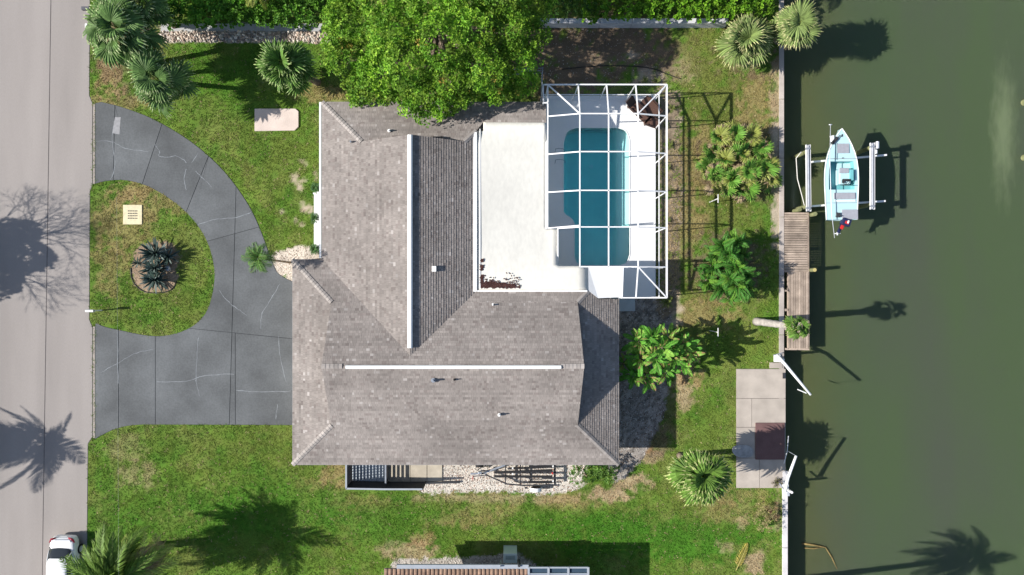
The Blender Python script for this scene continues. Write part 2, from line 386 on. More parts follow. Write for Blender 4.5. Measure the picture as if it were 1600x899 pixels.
def land(px, py):
    n1 = vnoise(px, py, 34, 1); n2 = vnoise(px, py, 11, 2); n3 = vnoise(px, py, 4.5, 3)
    base = np.stack([.070 + .048 * n1 + .020 * n2, 0.158 + .038 * n1 + .02 * n3, .020 + .012 * n1], -1)
    dryn = np.clip((.7 * vnoise(px, py, 26, 8) + .3 * vnoise(px, py, 7, 9) - .52) * 4, 0, 1)[..., None]
    base = base * (1 - .30 * dryn) + np.array([.27, .24, .09]) * .30 * dryn
    nn = (n2 * .5 + n3 * .5)
    for (cx, cy, rx, ry, st, col) in PATCH:
        d = ((px - cx) / rx) ** 2 + ((py - cy) / ry) ** 2
        w = np.clip(1.25 - d * .85 + (nn - .5) * 2.9, 0, 1)
        w = (w * w * (3 - 2 * w) * st)[..., None]
        base = base * (1 - w) + np.array(col) * w
    return base
BARREN = [p for p in PATCH if p[5] in (SAND, DIRT, ORANGE) and p[4] > .75]
def bare(px, py):
    b = np.zeros(px.shape)
    for (cx, cy, rx, ry, st, col) in BARREN:
        b = np.maximum(b, np.clip(1.3 - ((px - cx) / rx) ** 2 - ((py - cy) / ry) ** 2, 0, 1) * st)
    return b

# ------------------------------------------------------------------ the ground
WALLX = 424 / S
def ground():
    xs = np.concatenate([[-260, -120, -60], np.linspace(-36, WALLX - .02, 300)]); ys = np.concatenate([[-260, -120, -50], np.linspace(-21, 21, 236), [50, 120, 260]])
    X, Y = np.meshgrid(xs, ys); px = X * S + 800; py = 450 - Y * S
    # the sheet is left open where the pool basin goes down
    col = land(px, py); g = vnoise(px, py, 2.2, 5)[..., None]
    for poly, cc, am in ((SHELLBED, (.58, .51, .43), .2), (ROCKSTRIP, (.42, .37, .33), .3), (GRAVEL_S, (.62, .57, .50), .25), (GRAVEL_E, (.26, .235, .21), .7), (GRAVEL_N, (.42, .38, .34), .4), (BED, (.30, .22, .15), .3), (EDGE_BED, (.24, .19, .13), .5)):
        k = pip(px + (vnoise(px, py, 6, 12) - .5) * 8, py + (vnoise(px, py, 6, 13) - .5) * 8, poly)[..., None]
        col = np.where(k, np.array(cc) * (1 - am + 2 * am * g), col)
    verts = np.stack([X, Y, np.zeros_like(X)], -1).reshape(-1, 3)
    ny, nx = X.shape; idx = np.arange(nx * ny).reshape(ny, nx)
    f = np.stack([idx[:-1, :-1], idx[:-1, 1:], idx[1:, 1:], idx[1:, :-1]], -1).reshape(-1, 4)
    cx = verts[f].mean(1); hole = (cx[:, 0] > (870 - 800) / S) & (cx[:, 0] < (1000 - 800) / S) & (cx[:, 1] < (450 - 190) / S) & (cx[:, 1] > (450 - 425) / S)
    f = f[~hole]
    me = bpy.data.meshes.new('ground'); me.from_pydata(verts.tolist(), [], f.tolist())
    at = me.color_attributes.new('col', 'FLOAT_COLOR', 'POINT'); c4 = np.ones((len(verts), 4), np.float32); c4[:, :3] = col.reshape(-1, 3); at.data.foreach_set('color', c4.ravel())
    me.materials.append(M['ground'])
    tag(link('ground', me), kind='structure')
ground()

def on_lawn(px, py):
    k = np.ones(px.shape, bool)
    for poly in (ROAD, DRIVE, SHELLBED, ROCKSTRIP, GRAVEL_S, GRAVEL_E, DECK, PATIO, HOUSE, BED, NEIGHBOUR, GRAVEL_N, [(398, 170), (468, 170), (468, 206), (398, 206)], [(193, 320), (223, 320), (223, 352), (193, 352)], [(538, 720), (700, 720), (700, 768), (538, 768)], [(842, 22), (1140, 22), (1140, 36), (842, 36)]):
        k &= ~pip(px, py, poly)
    return k & (px < 1215 + 6 * (py > 770)) & (px > 137)
def grass():
    n = 210000
    px = rng.uniform(136, 1222, n); py = rng.uniform(-12, 912, n)
    k = on_lawn(px + (vnoise(px, py, 3, 41) - .5) * 5.5, py + (vnoise(px, py, 3, 42) - .5) * 5.5) & (px < 1217 + 6 * (py > 770)) & ~pip(px, py, HOUSE) & ~pip(px, py, DECK) & (rng.random(n) > bare(px, py) * 1.05); px, py = px[k], py[k]
    dens = vnoise(px, py, 7, 21); k = rng.random(len(px)) < .35 + .8 * dens; px, py = px[k], py[k]; n = len(px)
    col = land(px, py) * (.88 + .36 * rng.random((n, 1))) * np.array([1.12, 1.07, 1.05])
    straw = rng.random(n) < .035; col[straw] = np.array([.36, .30, .16]) * (.7 + .5 * rng.random((straw.sum(), 1)))
    P = np.stack([(px - 800) / S, (450 - py) / S, np.zeros(n)], 1)
    V = []; Cc = []
    for b in range(3):
        a = rng.uniform(0, 2 * np.pi, n); h = rng.uniform(.03, .085, n); w = rng.uniform(.018, .034, n); ln = rng.uniform(.05, .13, n)
        d = np.stack([np.cos(a), np.sin(a), np.zeros(n)], 1); s = np.stack([-np.sin(a), np.cos(a), np.zeros(n)], 1)
        off = rng.normal(0, .035, (n, 3)) * np.array([1, 1, 0])
        p0 = P + off - s * w[:, None]; p1 = P + off + s * w[:, None]; p2 = P + off + d * ln[:, None] + np.array([0, 0, 1]) * h[:, None]
        V.append(np.stack([p0, p1, p2], 1)); Cc.append(np.repeat(col[:, None, :], 3, 1))
    V = np.concatenate(V).reshape(-1, 3); Cc = np.concatenate(Cc).reshape(-1, 3)
    tag(link('grass', numpy_mesh('grass', V, 3, Cc, M['grass'])), 'short mown lawn grass with yellowed and bare patches around the house', 'grass', kind='stuff')
grass()

# ------------------------------------------------------------------ paved surfaces
def offset_poly(pts, d):
    n = len(pts); a = sum(pts[i][0] * pts[(i + 1) % n][1] - pts[(i + 1) % n][0] * pts[i][1] for i in range(n))
    if a < 0: pts = pts[::-1]
    out = []
    for i in range(n):
        p0 = Vector(pts[i - 1][:2]); p1 = Vector(pts[i][:2]); p2 = Vector(pts[(i + 1) % n][:2])
        e1 = (p1 - p0); e2 = (p2 - p1)
        if e1.length < 1e-6 or e2.length < 1e-6: continue
        e1.normalize(); e2.normalize(); n1 = Vector((-e1.y, e1.x)); n2 = Vector((-e2.y, e2.x)); m_ = n1 + n2
        if m_.length < 1e-3: m_ = n1
        m_.normalize(); q = p1 + m_ * d / max(.5, m_.dot(n1)); out.append((q.x, q.y))
    return out
def split(poly, cuts):
    """poly in px; cuts = (x0,y0,x1,y1,(bbox))"""
    bm = bmesh.new(); bm.faces.new([bm.verts.new((x, y, 0)) for x, y in poly])
    for (x0, y0, x1, y1, bb) in cuts:
        bm.faces.ensure_lookup_table(); g = []
        for f in bm.faces:
            c = f.calc_center_bounds()
            if bb[0] <= c.x <= bb[2] and bb[1] <= c.y <= bb[3]:
                g += [f] + list(f.edges) + list(f.verts)
        bmesh.ops.bisect_plane(bm, geom=list(set(g)), plane_co=(x0, y0, 0), plane_no=(y1 - y0, x0 - x1, 0), dist=1e-4)
    out = [[(v.co.x, v.co.y) for v in f.verts] for f in bm.faces]
    bm.free(); return [o for o in out if len(o) > 2]

BIG = (-9999, -9999, 9999, 9999)
mb = MB(); mb.prism(px2w(ROAD), .002, .006)
road = mb.build('road', M['road_joint']); tag(road, kind='structure')
for piece in split(ROAD, [(80, 0, 66.5, 899, BIG)]):
    mb = MB(); mb.prism(offset_poly(px2w(piece), .028), .0065, .02); mb.build('road_slab', M['road'], road)
for (y0, y1) in ((163, 288), (511, 685)):
    mb = MB(); mb.prism(px2w([(145.6, y0), (148.6, y0), (148.6, y1), (145.6, y1)]), .004, .026); mb.build('gutter_strip', M['gutter'], road)

mb = MB(); mb.prism(px2w(DRIVE), .004, .010)
drive = mb.build('driveway', M['drive_joint']); tag(drive, kind='structure')
UP = (-9999, 0, 9999, 450); LO = (-9999, 500, 9999, 900)
cuts = [(200, 504, 457, 530, BIG), (369, 300, 358.5, 664, BIG), (180, 160, 177, 300, UP), (255, 190, 222, 290, UP), (330, 235, 292, 330, UP), (345, 372, 425, 350, UP),
        (185.5, 500, 185.5, 700, LO), (243, 500, 243, 700, LO), (367.8, 526, 368, 664, LO)]
for piece in split(DRIVE, cuts):
    mb = MB(); mb.prism(offset_poly(px2w(piece), .018), .0105, .030); mb.build('concrete_slab', M['drive'], drive)
def crack(pts, w, parent, m, z=.0315):
    pts = smooth_line(pts, n=5); mb = MB(); q = [Vector(((x - 800) / S, (450 - y) / S, z)) for x, y in pts]
    q = [p + Vector((random.uniform(-.03, .03), random.uniform(-.03, .03), 0)) for p in q]
    l = []; r = []
    for i, p in enumerate(q):
        d = (q[min(i + 1, len(q) - 1)] - q[max(0, i - 1)]).normalized(); nrm = Vector((-d.y, d.x, 0)); ww = w * random.uniform(.35, 1.2)
        l.append(p + nrm * ww); r.append(p - nrm * ww)
    for i in range(len(q) - 1): mb.poly([l[i], r[i], r[i + 1], l[i + 1]])
    mb.build('crack_filler', m, parent)
for c in ([(150, 221), (175, 222), (195, 232), (232, 238)], [(178, 190), (176, 225), (180, 260), (173, 282)], [(242, 226), (250, 238), (248, 245), (262, 246), (278, 245), (292, 255)], [(291, 265), (288, 285), (292, 298)], [(305, 268), (318, 280), (332, 294)],
          [(310, 352), (340, 343), (368, 341), (392, 333)], [(343, 455), (358, 473), (372, 484), (386, 493)], [(158, 583), (190, 565), (215, 552), (240, 546)], [(310, 528), (308, 560), (307, 597)], [(245, 597), (290, 596), (320, 588), (366, 585)],
          [(370, 610), (400, 613), (455, 612)], [(434, 632), (431, 655)], [(437, 445), (424, 468), (410, 490), (408, 515)], [(436, 527), (438, 560), (447, 598)], [(307, 597), (312, 620)], [(300, 255), (310, 240)], [(184, 520), (185, 600)]):
    crack(c, .017, drive, M['crack'])
mb = MB(); mb.prism(px2w([(180, 184), (189, 184), (187, 211), (176, 209)]), .0302, .033); mb.build('patch', mat('drive_patch', (.30, .30, .31), .9, .15, 4), drive)

# seawall with its cap, and the canal
sw = empty('seawall', (WALLX, 0, 0), 'grey concrete canal seawall with a light cap along the back lawn', 'seawall')
mb = MB(); mb.box((WALLX - .14, 0, -1.6), (.28, 120, 3.0)); mb.build('wall_face', M['seawall'], sw)
ycap = -120
while ycap < 330 + 620:
    ln = 92 if ycap < 560 else 60
    y1 = ycap + ln
    white = ycap > 700
    x0, x1 = (1222, 1230) if white else (1217, 1224.5)
    mb = MB(); mb.prism(px2w([(x0, ycap + .4), (x1, ycap + .4), (x1, y1 - .4), (x0, y1 - .4)]), -.12 if not white else -.2, .055 if not white else .09)
    mb.build('cap_slab', M['cap_white'] if white else M['cap'], sw); ycap = y1
mb = MB(); mb.poly([(WALLX - .3, -400, -1.1), (500, -400, -1.1), (500, 400, -1.1), (WALLX - .3, 400, -1.1)])
tag(mb.build('canal_water', M['water']), kind='structure')

# canal-side patio
mb = MB(); mb.prism(px2w(PATIO), .004, .03); patio = mb.build('patio', M['road_joint']); tag(patio, kind='structure')
for piece in split(PATIO, [(1150, 623, 1227, 623, BIG), (1150, 668, 1227, 668, (1150, 624, 1227, 800)), (1150, 716, 1227, 716, (1150, 669, 1227, 800)), (1186, 716, 1186, 770, (1150, 717, 1227, 800)), (1179, 668, 1179, 716, (1150, 669, 1227, 715)), (1174, 623, 1174, 668, (1150, 624, 1227, 667))]):
    mb = MB(); mb.prism(offset_poly(px2w(piece), .014), .031, .075 + random.uniform(0, .01)); mb.build('concrete_slab', M['concrete'], patio)
mb = MB(); mb.prism(px2w([(1202, 567), (1222, 567), (1222, 576), (1202, 576)]), 0, .09); mb.build('concrete_slab', M['concrete'], patio)

def part_box(parent, name, x0, y0, x1, y1, z0, z1, m, bevel=0):
    mb = MB(); mb.prism([(x0, y0), (x1, y0), (x1, y1), (x0, y1)], z0, z1); return mb.build(name, m, parent, bevel=bevel)
def ppx(x0, y0, x1, y1): return ((x0 - 800) / S, (450 - y1) / S, (x1 - 800) / S, (450 - y0) / S)

# ------------------------------------------------------------------ pool deck, pool
POOL = smooth_line([(880, 225), (886, 207), (900, 200.5)], n=4) + smooth_line([(964, 200.5), (978, 206), (984, 222)], n=4) + smooth_line([(984, 398), (979, 411), (968, 416)], n=3) + smooth_line([(908, 416), (900, 411), (897, 400)], n=3) + smooth_line([(897, 352), (894, 344), (884, 337), (880, 332)], n=2)
deck_e = empty('pool_deck', W(940, 300), kind='structure')
def deck_mesh():
    bm = bmesh.new()
    outer = px2w([(848, 151), (1024, 151), (1024, 467), (848, 467)]); inner = px2w(POOL)
    def ring(pts): 
        vs = [bm.verts.new((x, y, .09)) for x, y in pts]; return [bm.edges.new((vs[i], vs[(i + 1) % len(vs)])) for i in range(len(vs))]
    e = ring(outer) + ring(inner)
    bmesh.ops.triangle_fill(bm, use_beauty=True, edges=e)
    for f in bm.faces:
        if f.normal.z < 0: f.normal_flip()
    r = bmesh.ops.extrude_face_region(bm, geom=list(bm.faces))
    for v in [g for g in r['geom'] if isinstance(g, bmesh.types.BMVert)]: v.co.z = -.04
    bmesh.ops.recalc_face_normals(bm, faces=bm.faces)
    me = bpy.data.meshes.new('deck_slab'); bm.to_mesh(me); bm.free(); me.materials.append(M['deck']); link('deck_slab', me, deck_e)
deck_mesh()
pool = empty('swimming_pool', W(935, 305), 'turquoise swimming pool with rounded corners under the white screen cage', 'swimming pool')
pw = px2w(POOL); mb = MB(); nP = len(pw)
for i in range(nP):
    a, b = pw[i], pw[(i + 1) % nP]
    mb.poly([(a[0], a[1], .085), (b[0], b[1], .085), (b[0], b[1], -1.9), (a[0], a[1], -1.9)])
mb.build('basin_wall', M['poolwall'], pool)
def pool_floor():
    gx = np.linspace(79.5, 184.5, 36); gy = np.linspace(-252, -32, 40); mb = MB()
    def z(x, y):
        e = 184 - x; ed = max(0, min(1, (e - 17) / 10)); s_ = ed * ed * (3 - 2 * ed)
        deep = 1.55 - .75 * max(0, min(1, (y + 130) / 95)); w_ = min(1, max(0, (x - 79) / 9)); return -(.26 + .016 * e) * (1 - s_) - deep * s_ * (.7 + .3 * w_)
    mb.v = [tuple(T(x, y, z(x, y))) for y in gy for x in gx]; n_ = len(gx)
    mb.f = [(j * n_ + i, j * n_ + i + 1, (j + 1) * n_ + i + 1, (j + 1) * n_ + i) for j in range(len(gy) - 1) for i in range(n_ - 1)]
    mb.build('basin_floor', M['poolwall'], pool, smooth=True)
pool_floor()
mb = MB(); mb.prism([(x, y) for x, y in pw], -2.4, -.03); mb.build('water', M['poolwater'], pool)
mb = MB(); mb.tube([(p[0], p[1], .092) for p in pw] + [(pw[0][0], pw[0][1], .092)], .035, 5, False); mb.build('coping', M['deck'], pool)
for yy in (237, 254):      # handrails
    a = W(867, yy); mb = MB(); mb.tube([a + Vector(v) for v in ((0, -.1, .09), (0, 0, .8), (.2, 0, .92), (.5, 0, .8), (.68, 0, .2), (.70, 0, -.3))], .022, 6); mb.build('handrail', M['galv'], pool, smooth=True)
mb = MB(); mb.tube([W(893, 414, .1), W(918, 393, -.3)], .018, 6); tag(mb.build('vacuum_pole', M['alu']), 'thin silver pole leaning into the southwest corner of the pool', 'pole')
dr = MB(); dr.tube([T(128, -195, -1.55), T(128, -195, -1.5)], .14, 14); dr.build('drain', M['white'], pool)

# ------------------------------------------------------------------ the house
PITCH = .01526
house = empty('house', T(-80, 100), 'large single storey house with grey shingle hip roofs and a white flat section', 'house')
roof = empty('roof', house.location); roof.parent = house; roof.location = (0, 0, 0)
bpy.context.view_layer.update()
class Rp:  # parent helper: sub-parts of the roof
    pass
def sub(o, parent_root, parent): o.parent = parent; o.matrix_parent_inverse = Matrix.Translation(-parent_root.location); return o
zS = lambda y: 3 + PITCH * (259.1 - y); zN = lambda y: 3 + PITCH * (y + 41); zE = lambda x: 3 + PITCH * (156.2 - x); zW = lambda x: 3 + PITCH * (x + 320.8)
zw = lambda x: 3 + PITCH * (x + 277.8); ze = lambda x: 3 + PITCH * (-5.3 - x); zn = lambda y: 3 + PITCH * (y + 271.2)
XR = -141.6; YV = 95.3
planes = [
    ([(-320.8, 259.1), (156.2, 259.1), (94, 197), (-258, 197)], lambda x, y: zS(y)), ([(-258, 197), (94, 197), (100, 109), (-264, 109)], lambda x, y: zS(y)),
    ([(-320.8, -41), (-277.8, -41), (-215.8, 21), (-258, 21)], lambda x, y: zN(y)), ([(-258, 21), (-215.8, 21), (XR, YV), (-263.1, YV)], lambda x, y: zN(y)),
    ([(-263.1, YV), (99, YV), (100, 109), (-264, 109)], lambda x, y: zN(y)), ([(-67.2, 21), (-50.8, 4.6), (110.4, 4.6), (94, 21)], lambda x, y: zN(y)), ([(XR, YV), (-67.2, 21), (94, 21), (99, YV)], lambda x, y: zN(y)),
    ([(98.2, 16.8), (156.2, 16.8), (156.2, 259.1), (94, 197), (94, 21)], lambda x, y: zE(x)), ([(98.2, 16.8), (110.4, 4.6), (124, 16.8)], lambda x, y: zE(x)),
    ([(-320.8, -41), (-258, 21), (-258, 197), (-320.8, 259.1)], lambda x, y: zW(x)),
    ([(-277.8, -271.2), (49.6, -271.2), (49.6, -238), (-244.6, -238)], lambda x, y: zn(y)), ([(-244.6, -238), (-42, -238), (-50.8, -225.8), (-68, -208.6), (-215.2, -208.6)], lambda x, y: zn(y)),
    ([(-277.8, -271.2), (-215.2, -208.6), (-215.2, 21.6), (-277.8, -41)], lambda x, y: zw(x)), ([(-215.2, -208.6), (XR, -213), (XR, YV), (-215.2, 21.6)], lambda x, y: zw(x)),
    ([(XR, -213), (-68, -208.6), (-68, 21.8), (XR, YV)], lambda x, y: ze(x)), ([(-68, -208.6), (-50.8, -225.8), (-50.8, 4.6), (-68, 21.8)], lambda x, y: ze(x))]
def clip(sub_, cl):
    out = sub_
    n = len(cl)
    for i in range(n):
        ax, ay = cl[i]; bx, by = cl[(i + 1) % n]; inp = out; out = []
        if not inp: return []
        sd = lambda p: (bx - ax) * (p[1] - ay) - (by - ay) * (p[0] - ax)
        for j in range(len(inp)):
            p, q = inp[j], inp[(j + 1) % len(inp)]; dp, dq = sd(p), sd(q)
            if dp >= 0: out.append(p)
            if (dp >= 0) != (dq >= 0):
                t = dp / (dp - dq); out.append((p[0] + (q[0] - p[0]) * t, p[1] + (q[1] - p[1]) * t))
    return out
shing = MB(); felt = MB()
def shingle_plane(pts, zf):
    P3 = [T(x, y, zf(x, y)) for x, y in pts]
    n = Vector((0, 0, 0))
    for i in range(len(P3)): n += P3[i].cross(P3[(i + 1) % len(P3)])
    n.normalize()
    if n.z < 0: n = -n; P3 = P3[::-1]
    v = Vector((n.x, n.y, 0)).normalized(); v = (v - n * v.dot(n)).normalized(); u = v.cross(n)   # v points down the slope
    felt.poly([p - n * .03 for p in P3])
    o = Vector((0, 0, 0))
    q = [(p.dot(u), p.dot(v)) for p in P3]; base = P3[0].dot(n)
    a = sum(q[i][0] * q[(i + 1) % len(q)][1] - q[(i + 1) % len(q)][0] * q[i][1] for i in range(len(q)))
    if a < 0: q = q[::-1]
    us = [c[0] for c in q]; vs = [c[1] for c in q]; EXP = .160
    r0 = math.floor(min(vs) / EXP); r1 = math.ceil(max(vs) / EXP)
    for r in range(r0, r1 + 1):
        v0, v1 = r * EXP, (r + 1) * EXP
        x = min(us) - random.uniform(0, .3); rowv = random.uniform(.92, 1.07)
        while x < max(us):
            w = random.choice((.12, .14, .18, .22, .26)); 
            cl = clip([(x, v0), (x + w - .008, v0), (x + w - .008, v1 - .004), (x, v1 - .004)], q); x += w
            if len(cl) < 3: continue
            big = vnoise(np.array([x * 10.0]), np.array([v0 * 14.0]), 24, 33)[0]
            t = random.random(); g = random.gauss(1, .075) * rowv * (.90 + .2 * big)
            if t < .02: col = (.36 * g, .33 * g, .31 * g)
            elif t < .12: col = (.225 * g, .195 * g, .180 * g)
            else: col = (.270 * g, .241 * g, .222 * g)
            th = random.uniform(.018, .030)
            lift = lambda c: .002 + th * (c[1] - v0) / EXP
            top = [u * c[0] + v * c[1] + n * (base + lift(c)) for c in cl]
            shing.poly(top, col)
            for i in range(len(cl)):
                c, d = cl[i], cl[(i + 1) % len(cl)]
                if abs(c[1] - v1 + .004) < 1e-6 and abs(d[1] - v1 + .004) < 1e-6:
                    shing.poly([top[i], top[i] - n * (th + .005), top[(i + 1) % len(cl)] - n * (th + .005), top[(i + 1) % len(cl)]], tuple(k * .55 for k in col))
for pts, zf in planes: shingle_plane(pts, zf)
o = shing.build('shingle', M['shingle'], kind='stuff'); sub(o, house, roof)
o = felt.build('roof_deck', M['roof_felt']); sub(o, house, roof)

def caps(a, b, name='ridge_cap', drop=.25):
    mb = MB(); d = b - a; n = max(1, int(d.length / .22)); sd = Vector((-d.y, d.x, 0)).normalized() * .15
    for i in range(n):
        p = a + d * (i / n) + Vector((0, 0, .045)); q = a + d * ((i + 1) / n) + Vector((0, 0, .065)); g = random.gauss(1, .08); col = (.33 * g, .30 * g, .28 * g); dn = Vector((0, 0, -.15 * drop - .012))
        if p.z > q.z: p.z += .02; q.z -= .02
        mb.poly([p, q, q + sd + dn, p + sd + dn], col); mb.poly([q, p, p - sd + dn, q - sd + dn], col)
    o = mb.build(name, M['shingle']); sub(o, house, roof)
for a, b in ((T(-320.8, 259.1, 3), T(-258, 197, 3.946)), (T(-320.8, -41, 3), T(-258, 21, 3.946)), (T(156.2, 259.1, 3), T(94, 197, 3.946)), (T(110.4, 4.6, 3.70), T(94, 21, 3.946)),
             (T(-277.8, -271.2, 3), T(-215.2, -208.6, 3.955)), (T(-50.8, -225.8, 3.69), T(-68, -208.6, 3.955)), (T(-264, 109, 5.29), T(-235, 109, 5.29)), (T(68, 109, 5.29), T(100, 109, 5.29))):
    caps(a, b, 'hip_cap')
def ridge_vent(a, b, w, m):
    d = (b - a).normalized(); s = Vector((-d.y, d.x, 0)); mb = MB()
    prof = [(-w / 2, .03), (-w / 2, .10), (-w / 4, .16), (w / 4, .16), (w / 2, .10), (w / 2, .03)]
    A = [a + s * x + Vector((0, 0, z)) for x, z in prof]; B = [b + s * x + Vector((0, 0, z)) for x, z in prof]
    for i in range(len(prof)):
        j = (i + 1) % len(prof); mb.poly([A[i], A[j], B[j], B[i]])
    mb.poly(A); mb.poly(B[::-1]); o = mb.build('ridge_vent', m); sub(o, house, roof); return o
ridge_vent(T(XR, -212, 5.08), T(XR, 84, 5.08), .30, M['white'])
ridge_vent(T(-230, 110, 5.27), T(68, 110, 5.27), .22, M['white'])
# gable ends, rakes
def quad_sub(pts, name, m):
    mb = MB(); mb.poly(pts); o = mb.build(name, m); sub(o, house, roof)
quad_sub([T(-256, 21, 3.94), T(-256, 197, 3.94), T(-256, 109, 5.27)], 'gable', M['roof_felt'])
quad_sub([T(92, 21, 3.94), T(92, 197, 3.94), T(92, 109, 5.27)], 'gable', M['roof_felt'])
quad_sub([T(-215.2, -206.6, 3.94), T(-68, -206.6, 3.94), T(XR, -206.6, 5.06)], 'gable', M['roof_felt'])
# eaves: fascia and soffit
FA = [((-320.8, 259.1), (156.2, 259.1)), ((156.2, 259.1), (156.2, -31)), ((-320.8, 259.1), (-320.8, -41)), ((-320.8, -41), (-277.8, -41)), ((-277.8, -41), (-277.8, -271.2)), ((-277.8, -271.2), (49.6, -271.2))]
for a, b in FA:
    mb = MB(); mb.beam(T(*a, 2.90), T(*b, 2.90), .03, .17); o = mb.build('fascia', M['fascia']); sub(o, house, roof)
mb = MB(); mb.beam(T(-280.2, -271, 2.97), T(-280.2, -43, 2.97), .13, .1); o = mb.build('gutter', M['white']); sub(o, house, roof)
mb = MB(); mb.beam(T(-314, -39.5, 2.84), T(-314, 258, 2.84), .26, .02); o = mb.build('soffit', M['wall']); sub(o, house, roof)
# walls
def walls(x0, y0, x1, y1, z):
    a = T(x0, y1); b = T(x1, y0); return part_box(house, 'wall', a.x, a.y, b.x, b.y, 0, z, M['wall'])
walls(-309, -30, 145, 247, 2.96); walls(-266, -259, 48, -30.5, 2.97)
# flat white roof
fl = MB()
F1 = [(-50.8, -225.8, 3.72), (-42, -238, 3.62), (49.6, -238, 3.55), (49.6, -85, 3.55), (66.6, -85, 3.55), (66.6, -31, 3.55), (66.6, 4.6, 3.72), (-50.8, 4.6, 3.74)]
def slab(pts, th, name, m):
    mb = MB(); P = [T(*p) for p in pts]; Q = [p - Vector((0, 0, th)) for p in P]; n = len(P)
    mb.poly(P); mb.poly(Q[::-1])
    for i in range(n): j = (i + 1) % n; mb.poly([P[i], Q[i], Q[j], P[j]])
    bmx = mb.build(name, m); sub(bmx, house, roof); return bmx
def flat_roof():
    gx = sorted(set(list(np.linspace(-50.8, 49.6, 22)) + [58.0, 66.6, 80, 95, 110])); gy = sorted(set(list(np.linspace(-238, 4.6, 40)) + [-85.0, -31.0]))
    def z(x, y):
        f = .5 * min(1, (x + 50.8) / 100.4); g = min(1, (4.6 - y) / 70); v = 3.745 - f * g; t = min(1, max(0, (-y - 205) / 30)); t = t * t * (3 - 2 * t); return v * (1 - t) + (3.62 - .10 * min(1, (x + 50.8) / 100)) * t
    bm = bmesh.new(); vs = {}
    def gv(x, y):
        if (x, y) not in vs: vs[(x, y)] = bm.verts.new(T(x, y, z(x, y)))
        return vs[(x, y)]
    for a in range(len(gx) - 1):
        for b in range(len(gy) - 1):
            cx, cy = (gx[a] + gx[a + 1]) / 2, (gy[b] + gy[b + 1]) / 2
            if cx < 49.6 or (cx < 66.6 and cy > -85) or cy > -31:
                if cx < -42 and cy < -227: continue
                bm.faces.new([gv(gx[a], gy[b]), gv(gx[a], gy[b + 1]), gv(gx[a + 1], gy[b + 1]), gv(gx[a + 1], gy[b])])
    for f in bm.faces:
        f.smooth = True
        f.normal_update()
        if f.normal.z < 0: f.normal_flip()
    me = bpy.data.meshes.new('flat_roof'); bm.to_mesh(me); bm.free(); me.materials.append(M['membrane']); o = link('flat_roof', me); so = o.modifiers.new('t', 'SOLIDIFY'); so.thickness = .2; so.offset = -1; sub(o, house, roof)
flat_roof()
slab([(110, 4.6, 3.745), (110, -31, 3.49), (156.8, -31, 3.40), (156.8, 14, 3.40), (124, 15.5, 3.62)], .42, 'membrane_slope', M['white'])  # whiter than the flat membrane, making up in colour for the slope's shading
for a, b, w in ((T(-53, -223, 3.76), T(-53, 6, 3.80), .22), (T(-50, 5, 3.80), T(108, 5, 3.78), .09), (T(49.6, -216, 3.25), T(49.6, -85, 3.22), .08), (T(66.6, -85, 3.22), T(66.6, -31, 3.25), .08)):
    mb = MB(); mb.beam(a, b, w, .07); o = mb.build('edge_flashing', M['white']); sub(o, house, roof)
mb = MB(); mb.beam(T(-46, -228, 3.70), T(-46, 0, 3.75), .06, .05); o = mb.build('edge_flashing', M['white']); sub(o, house, roof)
mb = MB(); mb.beam(T(51.8, -236, 3.12), T(51.8, -87, 3.12), .05, .2); o = mb.build('gutter', M['dark']); sub(o, house, roof)
# vents and pipes
def roofbox(px, py, h, sx, sy, hz, m, name='roof_vent'):
    p = W(px, py, h); mb = MB(); mb.box((p.x, p.y, h + hz / 2 - .1), (sx, sy, hz + .2)); o = mb.build(name, m, bevel=.01); sub(o, house, roof)
def pipe(px, py, h, r, hz, m):
    p = W(px, py, h); mb = MB(); mb.tube([(p.x, p.y, h - .2), (p.x, p.y, h + hz)], r, 10); mb.tube([(p.x, p.y, h - .1), (p.x, p.y, h + .05)], r * 2, 10); o = mb.build('vent_pipe', m); sub(o, house, roof)
roofbox(679, 421, 4.45, .26, .34, .30, M['white']); pipe(770, 477, 3.95, .05, .30, M['white']); pipe(677, 595, 5.1, .07, .35, M['galv']); pipe(710, 594, 5.1, .035, .2, M['black'])
pipe(780, 649, 4.4, .05, .25, M['white']); pipe(608, 205, 3.8, .05, .2, M['white']); roofbox(683, 217, 4.15, .5, .2, .12, M['dark']); pipe(548, 222, 3.9, .03, .15, M['galv'])
# brown leaf litter in the corner of the flat roof
n = 1500; a = rng.random(n)
lx = np.where(a < .3, rng.normal(752, 1.3, n), 752 + rng.gamma(1.8, 12, n)); ly = np.where(a < .3, 404 + rng.random(n) * 40, 449 - np.abs(rng.normal(0, 1, n)) * np.clip(3.6 - (lx - 750) * .03, 1.2, 15))
k = (lx > 750) & (lx < 806) & (ly < 452) & (vnoise(lx, ly, 4, 61) > .32); lx, ly = lx[k], ly[k]; n = len(lx)
ex = rng.random(160); lx = np.concatenate([lx, 752 + ex * 60]); ly = np.concatenate([ly, 451 - rng.gamma(1.1, 5, 160)]); n = len(lx)
P = np.array([list(W(x, y, 3.745)) for x, y in zip(lx, ly)]); V = np.zeros((n, 4, 3)); ang = rng.random(n) * 6.28
for i, (dx, dy) in enumerate(((-1, 0), (0, -.6), (1, 0), (0, .6))):
    s = .075
    V[:, i, 0] = P[:, 0] + s * (dx * np.cos(ang) - dy * np.sin(ang)); V[:, i, 1] = P[:, 1] + s * (dx * np.sin(ang) + dy * np.cos(ang)); V[:, i, 2] = P[:, 2] + rng.random(n) * .04
col = np.repeat((np.array([.060, .026, .022]) * (.5 + rng.random((n, 1))))[:, None, :], 4, 1)
